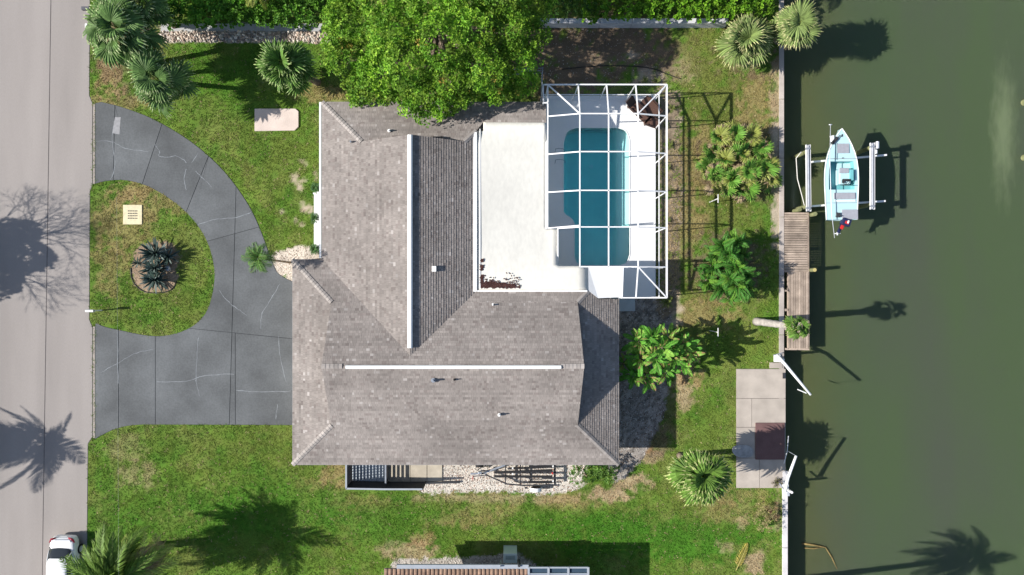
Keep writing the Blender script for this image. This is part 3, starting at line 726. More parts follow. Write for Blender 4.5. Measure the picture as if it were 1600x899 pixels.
tag(link('leaf_litter', numpy_mesh('leaf_litter', V.reshape(-1, 3), 4, col.reshape(-1, 3), M['litter'])), 'dark brown fallen leaves gathered in the corner of the white flat roof', 'leaf litter', kind='stuff')

# ------------------------------------------------------------------ pool cage
cage = empty('pool_cage', T(223, -140), 'white aluminium screen enclosure framing the pool and its deck', 'pool cage')
ZE, ZT = 3.6, 4.2
def cb(a, b, w=.072, h=.1, name='beam'):
    mb = MB(); mb.beam(a, b, w, h); mb.build(name, M['cage'], cage)
rows = [-247, -193, -138, -86]; RS = -29.5
NW, NE, SE, SW2 = (51.7, -292.4), (223, -292.4), (223, 14.8), (157.5, 14.8)
cb(T(45, -292.4, ZE), T(223, -292.4, ZE)); cb(T(223, -292.4, ZE), T(223, 14.8, ZE), .1); cb(T(223, 14.8, ZE), T(157.5, 14.8, ZE)); cb(T(157.5, 14.8, ZE), T(157.5, RS, ZE))
ZW = 3.34; cb(T(51.7, -292.4, ZE), T(51.7, -247, ZE - .1)); cb(T(51.7, -247, ZE - .1), T(51.7, -200, ZW)); cb(T(51.7, -200, ZW), T(51.7, -86, ZW)); cb(T(51.7, -86, ZW), T(97, -89, ZE + .2)); cb(T(66.4, -86, ZW), T(66.4, RS, ZW)); cb(T(66.4, RS, ZW), T(157, RS, ZE - .1)); cb(T(157, RS, ZE - .1), T(223, RS, ZE))
cb(T(45, -292.4, ZE), T(45, -266, ZE)); cb(T(45, -266, ZE), T(51.7, -266, ZE))
for y in rows:
    x0 = 51.7 if y < -86 else 66.4
    cb(T(x0, y, ZE - .1 if y == -247 else ZW), T(96.4, y, ZT)); cb(T(96.4, y, ZT), T(179.2, y, ZT)); cb(T(179.2, y, ZT), T(223, y, ZE), name='beam')
for x in (96.4, 137.3, 179.2):
    cb(T(x, -247, ZT), T(x, RS, ZT), name='purlin')
    cb(T(x, -247, ZT), T(x - 1, -292.4, ZE)); cb(T(x - 1, -292.4, 0), T(x - 1, -292.4, ZE), .06, .06, 'post')
cb(T(96.4, RS, ZT), T(179.2, RS, ZT))
cb(T(51.7, -292.4, ZE), T(96.4, -247, ZT)); cb(T(223, -292.4, ZE), T(179.2, -247, ZT)); cb(T(223, 14.8, ZE), T(179.2, RS, ZT))
cb(T(179.2, RS, ZT), T(178.5, 14.8, ZE)); cb(T(159, RS, 3.9), T(158.5, 14.8, ZE)); cb(T(179.2, RS, ZT), T(223, RS, ZE))
for y in rows + [RS, 14.8, -292.4]: cb(T(223, y, 0), T(223, y, ZE), .06, .06, 'post')
for x, y in ((51.7, -292.4), (45, -292.4), (45, -266), (157.5, 14.8), (178.5, 14.8)): cb(T(x, y, 0), T(x, y, ZE), .06, .06, 'post')
cb(T(223, -292.4, 1.36), T(223, 14.8, 1.36), .06, .06, 'chair_rail'); cb(T(48, -292.4, 1.36), T(223, -292.4, 1.36), .06, .06, 'chair_rail'); cb(T(157.5, 14.8, 1.36), T(223, 14.8, 1.36), .06, .06, 'chair_rail')
cb(T(223, -292.4, .12), T(223, 14.8, .12), .06, .06, 'bottom_rail'); cb(T(48, -292.4, .12), T(223, -292.4, .12), .06, .06, 'bottom_rail'); cb(T(157.5, 14.8, .12), T(223, 14.8, .12), .06, .06, 'bottom_rail')
def scr(pts):
    mb = MB(); mb.poly([T(*p) for p in pts]); mb.build('screen_panel', M['screen'], cage)
ally = rows + [RS]
for i in range(len(ally) - 1):
    y0, y1 = ally[i], ally[i + 1]; xw = 51.7 if y1 <= -86 else 66.4
    scr([(xw, y0, ZW), (96.4, y0, ZT), (96.4, y1, ZT), (xw, y1, ZW)]); scr([(96.4, y0, ZT), (137.3, y0, ZT), (137.3, y1, ZT), (96.4, y1, ZT)])
    scr([(137.3, y0, ZT), (179.2, y0, ZT), (179.2, y1, ZT), (137.3, y1, ZT)]); scr([(179.2, y0, ZT), (223, y0, ZE), (223, y1, ZE), (179.2, y1, ZT)])
    scr([(223, y0, 0), (223, y1, 0), (223, y1, ZE), (223, y0, ZE)])
scr([(223, -292.4, 0), (223, -247, 0), (223, -247, ZE), (223, -292.4, ZE)]); scr([(223, RS, 0), (223, 14.8, 0), (223, 14.8, ZE), (223, RS, ZE)])
scr([(51.7, -292.4, 0), (223, -292.4, 0), (223, -292.4, ZE), (51.7, -292.4, ZE)]); scr([(51.7, -292.4, ZE), (223, -292.4, ZE), (179.2, -247, ZT), (96.4, -247, ZT)])
scr([(157.5, 14.8, 0), (223, 14.8, 0), (223, 14.8, ZE), (157.5, 14.8, ZE)]); scr([(159, RS, 3.9), (179.2, RS, ZT), (178.5, 14.8, ZE), (158.5, 14.8, ZE)]); scr([(179.2, RS, ZT), (223, 14.8, ZE), (178.5, 14.8, ZE)])
# step outside the cage
x0, y0, x1, y1 = ppx(967, 466, 992, 487); mb = MB(); mb.prism([(x0, y0), (x1, y0), (x1, y1), (x0, y1)], 0, .085); tag(mb.build('step_slab', mat('grey_step', (.46, .50, .52), .85, .05)), 'pale grey concrete step slab outside the south end of the pool cage', 'slab')

# lounge furniture on the deck
def lounger(cx, cy, ang, label, back=True, Lm=1.75, Wm=.66):
    o = empty('lounge_chair', W(cx, cy, .09), label, 'lounge chair', 'brown wicker seats in the corner of the pool deck')
    o.rotation_euler = (0, 0, ang)
    def p(mb, name, m, bevel=.015):
        ob = MB.build(mb, name, m, bevel=bevel); ob.parent = o
    mb = MB(); mb.box((0, 0, .28), (Lm, Wm, .10)); p(mb, 'seat', M['wicker'])
    mb = MB(); mb.box((.18, 0, .37), (Lm * .62, Wm * .86, .07)); p(mb, 'cushion', M['wicker'])
    for sx in (-1, 1):
        for sy in (-1, 1):
            mb = MB(); mb.box((sx * Lm * .44, sy * Wm * .44, .12), (.06, .06, .24)); p(mb, 'leg', M['wickerd'], 0)
    if back:
        mb = MB(); R = Matrix.Rotation(math.radians(50), 3, 'Y'); mb.box((-Lm * .5 + .02, 0, .55), (.7, Wm, .08), mtx=R); p(mb, 'backrest', M['wickerd'])
    for sy in (-1, 1):
        mb = MB(); mb.box((-.15, sy * Wm * .49, .42), (Lm * .55, .07, .22)); p(mb, 'armrest', M['wickerd'])
    return o
lounger(998, 177, math.radians(-44), 'dark brown wicker lounge chair with raised back nearest the pool')
lounger(1015, 171, math.radians(-44), 'brown wicker lounge seat beside the cage corner in front of the grey shadow', False, 1.5, .95)
lounger(1018, 193, math.radians(-20), 'short brown wicker footstool at the lower end of the seats', False, .95, .7)

# ------------------------------------------------------------------ plants
def tri_color(g, a=.8, b=1.25): k = random.uniform(a, b); return (g[0] * k, g[1] * k, g[2] * k)
def fan_leaf(r=.85, pet=.6, nseg=24, spread=250, col=(.10, .16, .06), tipcol=None, droop=.25, seed=0, tilt=28):
    rd = random.Random(seed); mb = MB()
    mb.tube([(0, 0, 0), (pet * .5, 0, .04), (pet, 0, 0)], [.024, .018, .012], 4, False, col=(col[0] * 1.6, col[1] * 1.4, col[2]))
    tip = tipcol or (col[0] * 1.5, col[1] * 1.35, col[2] * 1.3); Rt = Matrix.Rotation(math.radians(rd.uniform(tilt - 26, tilt + 22)), 3, 'Y')
    for i in range(nseg):
        u = (i + .5) / nseg * 2 - 1; a = math.radians(spread / 2 * u + rd.uniform(-3, 3)); ln = r * (.62 + .38 * math.cos(a * .55)) * rd.uniform(.86, 1.06)
        k = rd.uniform(.62, 1.3); w = ln * math.radians(spread / nseg) * .5; dr = droop * rd.uniform(.5, 1.7); fold = .05 + .03 * rd.random()
        d = Vector((math.cos(a), math.sin(a), 0)); sd = Vector((-d.y, d.x, 0)); prev = None
        for t, ww, c in ((0.03, .04, col), (.32, .34, col), (.62, .30, col), (.84, .16, tip), (1.0, .015, tip)):
            z = -dr * ln * max(0, t - .4) ** 2 * 2.0 + .16 * abs(u) * ln * t
            m_ = d * ln * t * (1 - .12 * dr * t * t) + Vector((0, 0, z)); wv = sd * w * ww * 2.2
            q = [Vector((pet, 0, 0)) + Rt @ v for v in (m_ - wv - Vector((0, 0, fold * ww * 2)), m_, m_ + wv - Vector((0, 0, fold * ww * 2)))]
            cc = (c[0] * k, c[1] * k, c[2] * k)
            if prev:
                mb.poly([prev[0], q[0], q[1], prev[1]], pc); mb.poly([prev[1], q[1], q[2], prev[2]], tuple(v * .8 for v in pc))
            prev = q; pc = cc
    return mb.mesh('fan_frond', M['foliage'])
def pinnate_leaf(Lr=1.4, n=22, ll=.32, wl=.035, droop=.5, vee=.35, col=(.05, .12, .02), rach=(.16, .18, .05), rise=.55, seed=0, curl=0.0):
    rd = random.Random(seed); mb = MB(); pts = []
    for i in range(9):
        t = i / 8; pts.append(Vector((Lr * t * (1 - .12 * t * droop), curl * t * t * Lr, Lr * (rise * t - (rise + droop) * t * t * .75))))
    mb.tube(pts, [.022 * (1 - .8 * i / 8) + .003 for i in range(9)], 4, False, col=rach)
    def at(t):
        f = t * 8; i = min(7, int(f)); return pts[i].lerp(pts[i + 1], f - i), (pts[i + 1] - pts[i]).normalized()
    for i in range(n):
        t = .14 + .86 * (i + .5) / n; p, d = at(t); env = math.sin(math.pi * min(1, (t * .92 + .1))) ** .6 + .12
        for sgn in (-1, 1):
            s = Vector((-d.y, d.x, 0)).normalized() * sgn; a = math.radians(62 - 34 * t + rd.uniform(-7, 7)); l = ll * env * rd.uniform(.85, 1.1)
            dr = (d * math.cos(a) + s * math.sin(a) + Vector((0, 0, vee))).normalized(); q1 = p + dr * l * .55; q2 = p + dr * l - Vector((0, 0, l * .38)) ; wv = d * wl * .5
            k = rd.uniform(.75, 1.25); c = (col[0] * k, col[1] * k, col[2] * k)
            mb.poly([p - wv * .5, q1 - wv, q1 + wv, p + wv * .5], c); mb.poly([q1 - wv, q2, q1 + wv], (c[0] * 1.15, c[1] * 1.1, c[2]))
    return mb.mesh('frond', M['foliage'])
def banana_leaf(Lr=1.3, w=.36, pet=.4, col=(.07, .18, .03), droop=.5, seed=0, brown=False):
    rd = random.Random(seed); mb = MB(); N_ = 11; mid = []
    for i in range(N_ + 1):
        t = i / N_; mid.append(Vector((pet + Lr * t * (1 - .1 * t), 0, .25 * t * Lr - droop * Lr * t * t * .8)))
    mb.tube([(0, 0, -.25), (pet * .5, 0, -.04), tuple(mid[0])], [.035, .028, .02], 5, False, col=(.12, .2, .05))
    env = lambda t: (math.sin(math.pi * min(1, t * .9 + .08)) ** .55) * w * .5
    for sgn in (-1, 1):
        for i in range(N_):
            t0, t1 = i / N_, (i + 1) / N_; gap = rd.uniform(0, .25) if rd.random() < .45 else 0; sag = rd.uniform(-.35, .1); k = rd.uniform(.75, 1.3); adv = .10
            c = (col[0] * k, col[1] * k, col[2] * k)
            if brown and rd.random() < .5: c = (.32 * k, .20 * k, .10 * k)
            e0, e1 = env(t0), env(t1) * (1 - gap)
            a, b = mid[i], mid[i + 1]
            oa = a + Vector((adv, sgn * e0, .12 * e0 + sag * e0 * .3)); ob = b + Vector((adv * (1 - gap), sgn * e1, .12 * e1 + sag * e1))
            ma = a + Vector((adv * .4, sgn * e0 * .5, .15 * e0)); m2 = b + Vector((adv * .4, sgn * e1 * .5, .15 * e1))
            mb.poly([a, b, m2, ma], (c[0] * 1.15, c[1] * 1.1, c[2])); mb.poly([ma, m2, ob, oa], c)
    mb.tube([tuple(p + Vector((0, 0, .012))) for p in mid], [.016] * N_ + [.005], 3, False, col=(.22, .30, .09))
    return mb.mesh('leaf', M['foliage'])
def agave_leaf(Lr=.75, w=.09, col=(.085, .125, .105), seed=0):
    mb = MB(); pr = None; rd = random.Random(seed)
    for t, ww in ((0, .55), (.25, .9), (.6, .95), (.85, .5), (1, .02)):
        p = Vector((Lr * t, 0, -.10 * Lr * t * t)); q = (p + Vector((0, -w * ww * .5, .022 * ww)), p - Vector((0, 0, .012)), p + Vector((0, w * ww * .5, .022 * ww)))
        if pr:
            mb.poly([pr[0], q[0], q[1], pr[1]], col); mb.poly([pr[1], q[1], q[2], pr[2]], tuple(c * 1.1 for c in col)); mb.poly([pr[2], q[2], q[0], pr[0]], tuple(c * .7 for c in col))
        pr = q
    return mb.mesh('leaf', M['foliage'])
def place(root, name, me, base, az, el, roll=0.0, sc=1.0):
    R = Matrix.Rotation(az, 4, 'Z') @ Matrix.Rotation(-el, 4, 'Y') @ Matrix.Rotation(roll, 4, 'X')
    o = bpy.data.objects.new(name, me); C.objects.link(o); o.parent = root
    o.matrix_local = Matrix.Translation(Vector(base) - root.location) @ R @ Matrix.Diagonal((sc, sc, sc, 1)); return o
GA = 2.39996
def crown(root, name, meshes, top, n, e0=75, e1=-35, sc=(.85, 1.1), jitter=.25, off=0.0, az0=0.0, old=None, roll=.6):
    for i in range(n):
        t = (i + .5) / n; el = math.radians(e0 + (e1 - e0) * t + random.uniform(-8, 8)); az = az0 + i * GA + random.uniform(-jitter, jitter)
        me = random.choice(meshes)
        if old and t > .86 and random.random() < .7: me = random.choice(old)
        place(root, name, me, Vector(top) + Vector((math.cos(az) * off, math.sin(az) * off, -.25 * t)), az, el, random.uniform(-roll, roll), random.uniform(*sc))
def trunk_part(root, a, b, r0, r1, m, bend=0.0, name='trunk'):
    a = Vector(a) - root.location; b = Vector(b) - root.location; mb = MB(); pts = []; rr = []
    for i in range(15):
        t = i / 14; p = a.lerp(b, t) + Vector((0, bend * math.sin(math.pi * t), 0)); pts.append(p); rr.append((r0 + (r1 - r0) * t) * (1.06 if i % 2 else .96) * (1.25 if i == 0 else 1))
    mb.tube(pts, rr, 12); o = mb.build(name, m, smooth=True); o.parent = root; return o

sage = [fan_leaf(.85, .85, 22, 250, (.11, .20, .055), (.38, .46, .22), .45, q) for q in range(4)]
green = [fan_leaf(.80, .70, 22, 260, (.12, .23, .045), (.38, .48, .19), .35, q + 10) for q in range(4)]
pale = [fan_leaf(.95, .62, 26, 260, (.19, .26, .08), (.48, .48, .22), .45, q + 20) for q in range(4)]
deadf = [fan_leaf(.85, .45, 20, 200, (.34, .26, .16), (.50, .40, .27), 1.0, q + 30) for q in range(2)]
lush = [fan_leaf(.70, .42, 20, 250, (.13, .29, .04), (.38, .50, .12), .3, q + 40) for q in range(4)]
limel = [fan_leaf(.72, .42, 20, 250, (.30, .34, .08), (.50, .44, .20), .4, q + 50) for q in range(2)]
def fan_palm(px, py, z, base, n, meshes, label, sc=(.85, 1.1), r=.14, e0=86, e1=-28, old=None, group=None, bark='bark', name='fan_palm'):
    top = W(px, py, z); b = Vector(base) if base is not None else Vector((top.x, top.y, 0))
    root = empty(name, Vector((b.x, b.y, 0)), label, 'palm', group)
    trunk_part(root, (b.x, b.y, -.05), top, r * 1.25, r, M[bark]); crown(root, 'frond', meshes, top, n, e0, e1, sc, old=old, az0=random.random() * 6)
    return root
fan_palm(190, 48, 4.2, T(-546, -352), 25, sage, 'tall grey green fan palm by the road at the top left, largest of the group', (1.05, 1.75), .15, 80, -22, deadf)
fan_palm(250, 130, 3.7, T(-500, -318), 23, sage, 'fan palm nearest the curved driveway in the roadside group', (.9, 1.55), .13, 80, -22, deadf)
fan_palm(222, 88, 3.1, T(-520, -330), 13, sage, 'smaller fan palm squeezed between the two tall roadside palms', (.75, .95), .12, 80, -10)
fan_palm(228, 8, 3.6, None, 15, sage, 'fan palm behind the roadside group in front of the hedge', (.95, 1.2), .12, 70, -25)
fan_palm(446, 106, 2.9, T(-303, -320), 28, green, 'bushy fan palm with leaning trunk above the pale slab on the front lawn', (1.0, 1.5), .16, 88, -25)
fan_palm(1164, 66, 2.2, None, 38, pale, 'broad dome shaped pale fan palm on the lawn beside the seawall corner', (1.0, 1.5), .22, 90, -20)
fan_palm(1244, 42, 3.0, T(414, -385), 28, pale, 'pale fan palm overhanging the canal at the top end of the seawall', (.95, 1.35), .18, 88, -35, deadf)
fan_palm(1096, 742, 4.4, T(262, 262), 40, [fan_leaf(.80, .60, 22, 250, (.13, .24, .04), (.42, .46, .18), .5, q + 60) for q in range(4)], 'yellow green fan palm on the lawn left of the canal patio', (.8, 1.7), .16, 88, -35, None)
# palm on the dock edge
dp = fan_palm(1249, 512, 5.0, T(382, 53), 14, [fan_leaf(.48, .42, 16, 220, (.12, .24, .04), (.34, .42, .12), .6, q + 70) for q in range(3)], 'leaning palm with bare grey trunk reaching out over the wooden dock', (.8, 1.3), .20, 80, -55, None, bark='greybark')
for i in range(9): place(dp, 'dead_frond', deadf[i % 2], W(1236, 509, 4.4), i * GA, math.radians(-50 + 12 * random.random()), 0, .38)

# palmetto clump of many heads
pc = empty('palmetto_clump', W(1155, 258), 'wide clump of low bright palmettos with dry brown fans against the seawall', 'palmetto')
for (x, y, z, n) in ((1122, 215, .7, 12), (1148, 212, 1.0, 14), (1172, 212, .9, 12), (1112, 240, .6, 11), (1132, 250, 1.0, 13), (1160, 240, 1.1, 12), (1188, 232, .8, 12), (1118, 275, .7, 13), (1142, 283, .9, 14), (1168, 272, 1.3, 18), (1196, 262, .9, 14), (1130, 296, .6, 11), (1165, 296, .7, 12), (1106, 262, .4, 8), (1203, 282, .6, 10)):
    crown(pc, 'frond', lush + limel + limel, W(x, y, z), int(n * .8), 85, -10, (.6, 1.15), old=deadf, az0=random.random() * 6)
for i in range(34): place(pc, 'dead_frond', deadf[i % 2], W(random.uniform(1105, 1200), random.uniform(205, 300), .95), random.random() * 6.28, random.uniform(-.5, .2), 0, random.uniform(.55, .8))

# cycad clump
cyc = [pinnate_leaf(1.35, 24, .32, .065, .55, .35, (.055, .180, .025), seed=q) for q in range(3)] + [pinnate_leaf(1.3, 24, .32, .06, .5, .35, (.13, .29, .035), seed=9)]
cl = empty('cycad_clump', W(1135, 418), 'dense clump of dark green feather leaved cycads casting shade on the lawn', 'cycad')
for (x, y, z, n, s) in ((1128, 385, 1.8, 24, .9), (1150, 378, 1.5, 18, .8), (1150, 420, 1.9, 26, .95), (1152, 448, 1.7, 24, .9), (1112, 418, 1.4, 22, .85), (1125, 450, 1.3, 20, .85), (1105, 440, 1.0, 16, .75), (1165, 432, 1.4, 18, .8), (1138, 400, 2.1, 20, .8), (1140, 435, 2.2, 22, .85), (1118, 398, 1.1, 16, .7), (1140, 466, 1.0, 16, .7), (1168, 452, 1.1, 14, .65), (1100, 425, .8, 12, .6), (1160, 400, 1.2, 14, .7)):
    crown(cl, 'frond', cyc, W(x, y, z), n, 78, -20, (s * .6, s * 1.05), az0=random.random() * 6, roll=.5, jitter=.6)
    b = W(x, y, 0); trunk_part(cl, (b.x, b.y, 0), W(x, y, z), .2, .15, M['bark'])

# banana / bird of paradise
ban = [banana_leaf(1.25, .46, .35, (.085, .26, .03), .5, q) for q in range(3)] + [banana_leaf(1.2, .44, .35, (.17, .34, .05), .6, 5), banana_leaf(1.15, .42, .35, (.16, .28, .05), .8, 6, True)]
bp = empty('banana_clump', W(1025, 560), 'tall clump of broad torn paddle leaves growing from the gravel beside the house', 'banana plant')
for (x, y, z, n) in ((998, 535, 2.4, 11), (1020, 530, 2.8, 12), (1045, 530, 3.0, 12), (1068, 540, 2.8, 11), (1000, 560, 2.3, 11), (1025, 560, 2.9, 12), (1050, 560, 2.7, 11), (990, 585, 1.6, 10), (1012, 588, 1.8, 10), (975, 570, 1.2, 7), (1078, 552, 2.6, 9), (1040, 580, 2.0, 9), (1066, 568, 2.2, 9), (1035, 545, 3.4, 9)):
    crown(bp, 'leaf', ban, W(x, y, z), int(n * 1.6), 78, -35, (.48, .8), az0=random.random() * 6, roll=.5)
    t = W(x, y, z); trunk_part(bp, (t.x * .99 + .2, t.y, 0), t, .08, .05, M['bark'], name='stem')

# small palm by the garage corner
sp = [pinnate_leaf(.95, 18, .34, .045, .6, .25, (.09, .19, .04), seed=s + 20) for s in range(3)]
t = W(405, 404, 4.7); b = T(-347, -39); root = empty('small_palm', b, 'slender young palm with bright feather fronds at the corner of the driveway', 'palm')
trunk_part(root, (b.x, b.y, 0), t, .07, .05, M['bark']); crown(root, 'frond', sp, t, 18, 65, -35, (.95, 1.15))
# bottom-left feather palm
big = [pinnate_leaf(2.1, 28, .62, .125, 1.15, .15, (.12, .21, .035), (.30, .33, .12), .6, s + 30, random.choice((-.25, .25))) for s in range(4)] + [pinnate_leaf(2.0, 26, .6, .12, 1.25, .15, (.26, .33, .08), (.3, .3, .1), .6, 41, .2)]
bigd = [pinnate_leaf(2.0, 28, .55, .05, 1.3, .1, (.28, .21, .13), (.42, .35, .2), .3, s + 50, .15) for s in range(2)]
t = W(185, 897, 4.6); root = empty('feather_palm', Vector((t.x + .2, t.y, 0)), 'big shaggy palm with twisted arching fronds hanging over the white car', 'palm')
trunk_part(root, (t.x + .2, t.y, 0), t, .26, .22, M['bark']); crown(root, 'frond', big, t, 84, 88, -40, (.7, 1.5), old=bigd, roll=.7)
for i in range(11): place(root, 'dead_frond', bigd[i % 2], t + Vector((1.0, .1, -.1)), random.uniform(-.7, 1.2), math.radians(random.uniform(-25, 10)), random.uniform(-1, 1), random.uniform(.8, 1.05))
# palms standing outside the frame that throw their shadows in
def shadow_palm(tx, ty, z, n, label, sc, r=.17, meshes=None, base=None):
    t = T(tx, ty, z); b = base or Vector((t.x, t.y, 0)); root = empty('coconut_palm', Vector((b.x, b.y, 0)), label, 'palm', None)
    trunk_part(root, (b.x, b.y, -.1), t, r * 1.3, r, M['greybark']); crown(root, 'frond', meshes or big, t, n, 60, -45, sc); return root
shadow_palm(-985, 266, 7.0, 19, 'coconut palm across the road throwing a fan shaped shadow', (1.0, 1.25), meshes=[pinnate_leaf(2.3, 34, .75, .12, 1.25, .1, (.07, .12, .03), (.22, .24, .09), .5, q + 160, random.choice((-.35, .35))) for q in range(3)])
shadow_palm(428, 462, 8.0, 14, 'tall coconut palm on the seawall past the bottom of the lawn', (.95, 1.15), base=T(420, 470))
shadow_palm(300, -462, 5.0, 18, 'palm beyond the hedge at the head of the canal', (.7, .85))
# bare tree over the road
def bare_tree(tx, ty, label):
    b = T(tx, ty); root = empty('bare_tree', b, label, 'tree'); mb = MB()
    def br(p, d, ln, r, k):
        q = p + d * ln; mid = p.lerp(q, .5) + Vector((random.uniform(-.1, .1),) * 3) * ln * .5
        mb.tube([p, mid, q], [r, r * .8, r * .6], 5 if k > 2 else 3, False)
        if k <= 0: return
        for _ in range(3 if k > 1 else 4):
            nd = (d + Vector((random.gauss(0, .5), random.gauss(0, .5), random.gauss(.05, .3)))).normalized(); br(q, nd, ln * random.uniform(.66, .85), r * .58, k - 1)
    br(Vector((0, 0, 0)), Vector((0, 0, 1)), 2.5, .24, 7); o = mb.build('trunk', M['bark']); o.parent = root; return root
bare_tree(-996, -62, 'leafless tree across the road with fine spreading twigs')
lt = empty('round_tree', T(-990, -20), 'dense round tree across the road below the leafless one', 'tree')
ROUND = [(T(-990 + a, -34 + b, c), r) for a, b, c, r in ((0, 0, 6.2, 1.5), (-30, -20, 6.0, 1.5), (34, 10, 6.3, .8), (-12, 26, 5.8, 1.3), (-45, 5, 6, 1.5), (12, -30, 6.2, .9), (-10, 48, 6, .9))]

for (x, y, z, s) in ((0, 0, 0, 1),):
    ag = []
AG = [agave_leaf(.70, .10, (.055, .10, .085), 1), agave_leaf(.68, .10, (.075, .12, .105), 2), agave_leaf(.66, .095, (.26, .33, .30), 3)]
for i, (x, y, z, n, s, lab) in enumerate(((243, 397, .45, 44, 1.12, 'large blue grey spiky agave at the top of the island bed'), (242, 420, .40, 38, .95, 'middle blue grey agave of the island bed between two others'), (241, 438, .38, 40, 1.0, 'lowest spiky agave at the bottom of the island bed'), (214, 412, .2, 24, .45, 'small green agave at the left edge of the island bed'), (262, 402, .35, 30, .8, 'dark agave at the right side of the island bed'))):
    root = empty('agave', W(x, y, 0), lab, 'agave', 'spiky agaves planted in the round island bed'); crown(root, 'leaf', AG, W(x, y, z), n, 85, 2, (s * 1.3, s * 1.75), jitter=.1, roll=.1)
mb = MB(); mb.tube([W(262, 420, 0), W(262, 420, .16), W(262, 420, .24)], [.22, .2, .08], 10); tag(mb.build('bed_light', M['galv'], smooth=True), 'round grey stone like light lying among the agaves in the island bed', 'garden light')
mb = MB(); pts = [(p[0], p[1], .02) for p in px2w(BED)]; pts = pts[len(pts) // 2:] ; mb.tube(pts, .035, 5); tag(mb.build('bed_edging', M['black']), 'black edging strip curving around the lower left of the agave bed', 'edging')

# leafy clouds -------------------------------------------------------
def leaf_cloud(name, blobs, dens, ln, wd, cols, parent=None, zmin=.0, k=11, inner=.35, m='foliage', flat=.7, newcol=None, newp=.05, off=0.02):
    Ps = []; Os = []
    for (c, r) in blobs:
        r = np.array(r if hasattr(r, '__len__') else (r, r, r * .8)); n = int(dens * 4 * math.pi * ((r[0] * r[1] + r[0] * r[2] + r[1] * r[2]) / 3) * .75)
        d = rng.normal(0, 1, (n, 3)); d /= np.linalg.norm(d, axis=1)[:, None]; d[:, 2] = np.where(d[:, 2] < -.35, -d[:, 2], d[:, 2])
        sh = 1 + .10 * np.sin(d[:, :1] * 7 + c[0]) + .08 * np.sin(d[:, 1:2] * 9 + c[1]); rad = np.where(rng.random((n, 1)) < inner, rng.uniform(.55, .95, (n, 1)), rng.uniform(.94, 1.04, (n, 1)))
        Ps.append(np.array(c) + d * r * rad * sh); Os.append(d)
    P = np.concatenate(Ps); O = np.concatenate(Os); keep = P[:, 2] > zmin
    for (c, r) in blobs:                                   # nothing deep inside another lobe
        r = np.array(r if hasattr(r, '__len__') else (r, r, r * .8)); keep &= (((P - np.array(c)) / r) ** 2).sum(1) > .42
    P, O = P[keep], O[keep]; n = len(P)
    ci = rng.integers(0, len(cols), n); base = np.array(cols)[ci] * rng.uniform(.7, 1.3, (n, 1))
    blot = vnoise(P[:, 0] * 10, P[:, 1] * 10, 9, 77); base *= (.6 + .8 * blot)[:, None]
    if newcol is not None:
        nn = (vnoise(P[:, 0] * 10, P[:, 1] * 10, 13, 78) > .60) & (rng.random(n) < newp * 5) ; base[nn] = np.array(newcol) * rng.uniform(.7, 1.2, (nn.sum(), 1))
    V = np.zeros((n, k, 4, 3)); Cc = np.zeros((n, k, 4, 3))
    up = np.array([0, 0, 1.0]); ax = O * .55 + up * .6; ax /= np.linalg.norm(ax, axis=1)[:, None]
    t1 = np.cross(ax, np.array([.3, .9, .1])); t1 /= np.linalg.norm(t1, axis=1)[:, None]; t2 = np.cross(ax, t1)
    for j in range(k):
        a = 2.4 * j + rng.uniform(0, 1, n); tilt = np.radians(rng.uniform(25, 95, n)) if j > 2 else np.radians(rng.uniform(5, 40, n))
        d = ax * np.cos(tilt)[:, None] + (t1 * np.cos(a)[:, None] + t2 * np.sin(a)[:, None]) * np.sin(tilt)[:, None]
        s = np.cross(ax, d); s /= np.linalg.norm(s, axis=1)[:, None] + 1e-6; l = (ln * rng.uniform(.75, 1.2, n))[:, None]; w = (wd * rng.uniform(.8, 1.2, n))[:, None]
        p0 = P + d * off; up2 = np.cross(d, s)
        V[:, j, 0] = p0; V[:, j, 1] = p0 + d * l * .5 - s * w * .5 - up2 * w * .12; V[:, j, 2] = p0 + d * l - ax * l * .15; V[:, j, 3] = p0 + d * l * .5 + s * w * .5 - up2 * w * .12
        Cc[:, j] = (base * rng.uniform(.85, 1.15, (n, 1)))[:, None, :]
    me = numpy_mesh(name, V.reshape(-1, 3), 4, Cc.reshape(-1, 3), M[m])
    o = link(name, me)
    if parent is not None: o.parent = parent; o.matrix_parent_inverse = Matrix.Translation(-parent.location)
    return o
leaf_cloud('crown', [(tuple(c), (r, r, r * .8)) for c, r in ROUND], 17, .24, .14, [(.06, .13, .02)], lt, 1.0)
tk = MB(); tk.tube([(0, 0, 0), (.2, 0, 5.4)], [.2, .1], 8); o = tk.build('trunk', M['bark']); o.parent = lt
mc = W(690, 60, 0); mango = empty('mango_tree', mc, 'huge dense bright green tree overhanging the top edge of the roof', 'tree')
lobes = [(545, 38, 5.2, 40), (543, 100, 4.6, 33), (558, 138, 3.9, 22), (590, 118, 5.0, 38), (578, 140, 4.3, 24), (612, 60, 6.0, 45), (640, 108, 5.8, 42), (664, 152, 4.8, 33), (645, 170, 4.4, 20), (668, 178, 4.4, 20), (690, 168, 4.5, 22), (560, 152, 3.8, 16), (605, 150, 4.2, 18), (712, 158, 4.5, 18), (800, 140, 4.5, 20), (690, 70, 6.6, 50), (702, 128, 5.7, 42), (742, 50, 6.6, 48), (755, 108, 5.9, 44),
         (795, 45, 6.2, 42), (808, 100, 5.4, 38), (832, 60, 5.2, 28), (775, 142, 4.6, 24), (822, 128, 4.6, 22), (600, 8, 5.8, 45), (660, 0, 6.4, 48), (725, -8, 6.4, 50), (790, 0, 6.0, 46), (545, -12, 5.0, 40), (620, -60, 5.4, 50), (700, -70, 5.8, 52), (780, -60, 5.2, 48), (730, 152, 4.7, 22), (838, 10, 5.0, 30), (525, 70, 4.2, 22), (522, 20, 4.2, 20)]
blobs = []
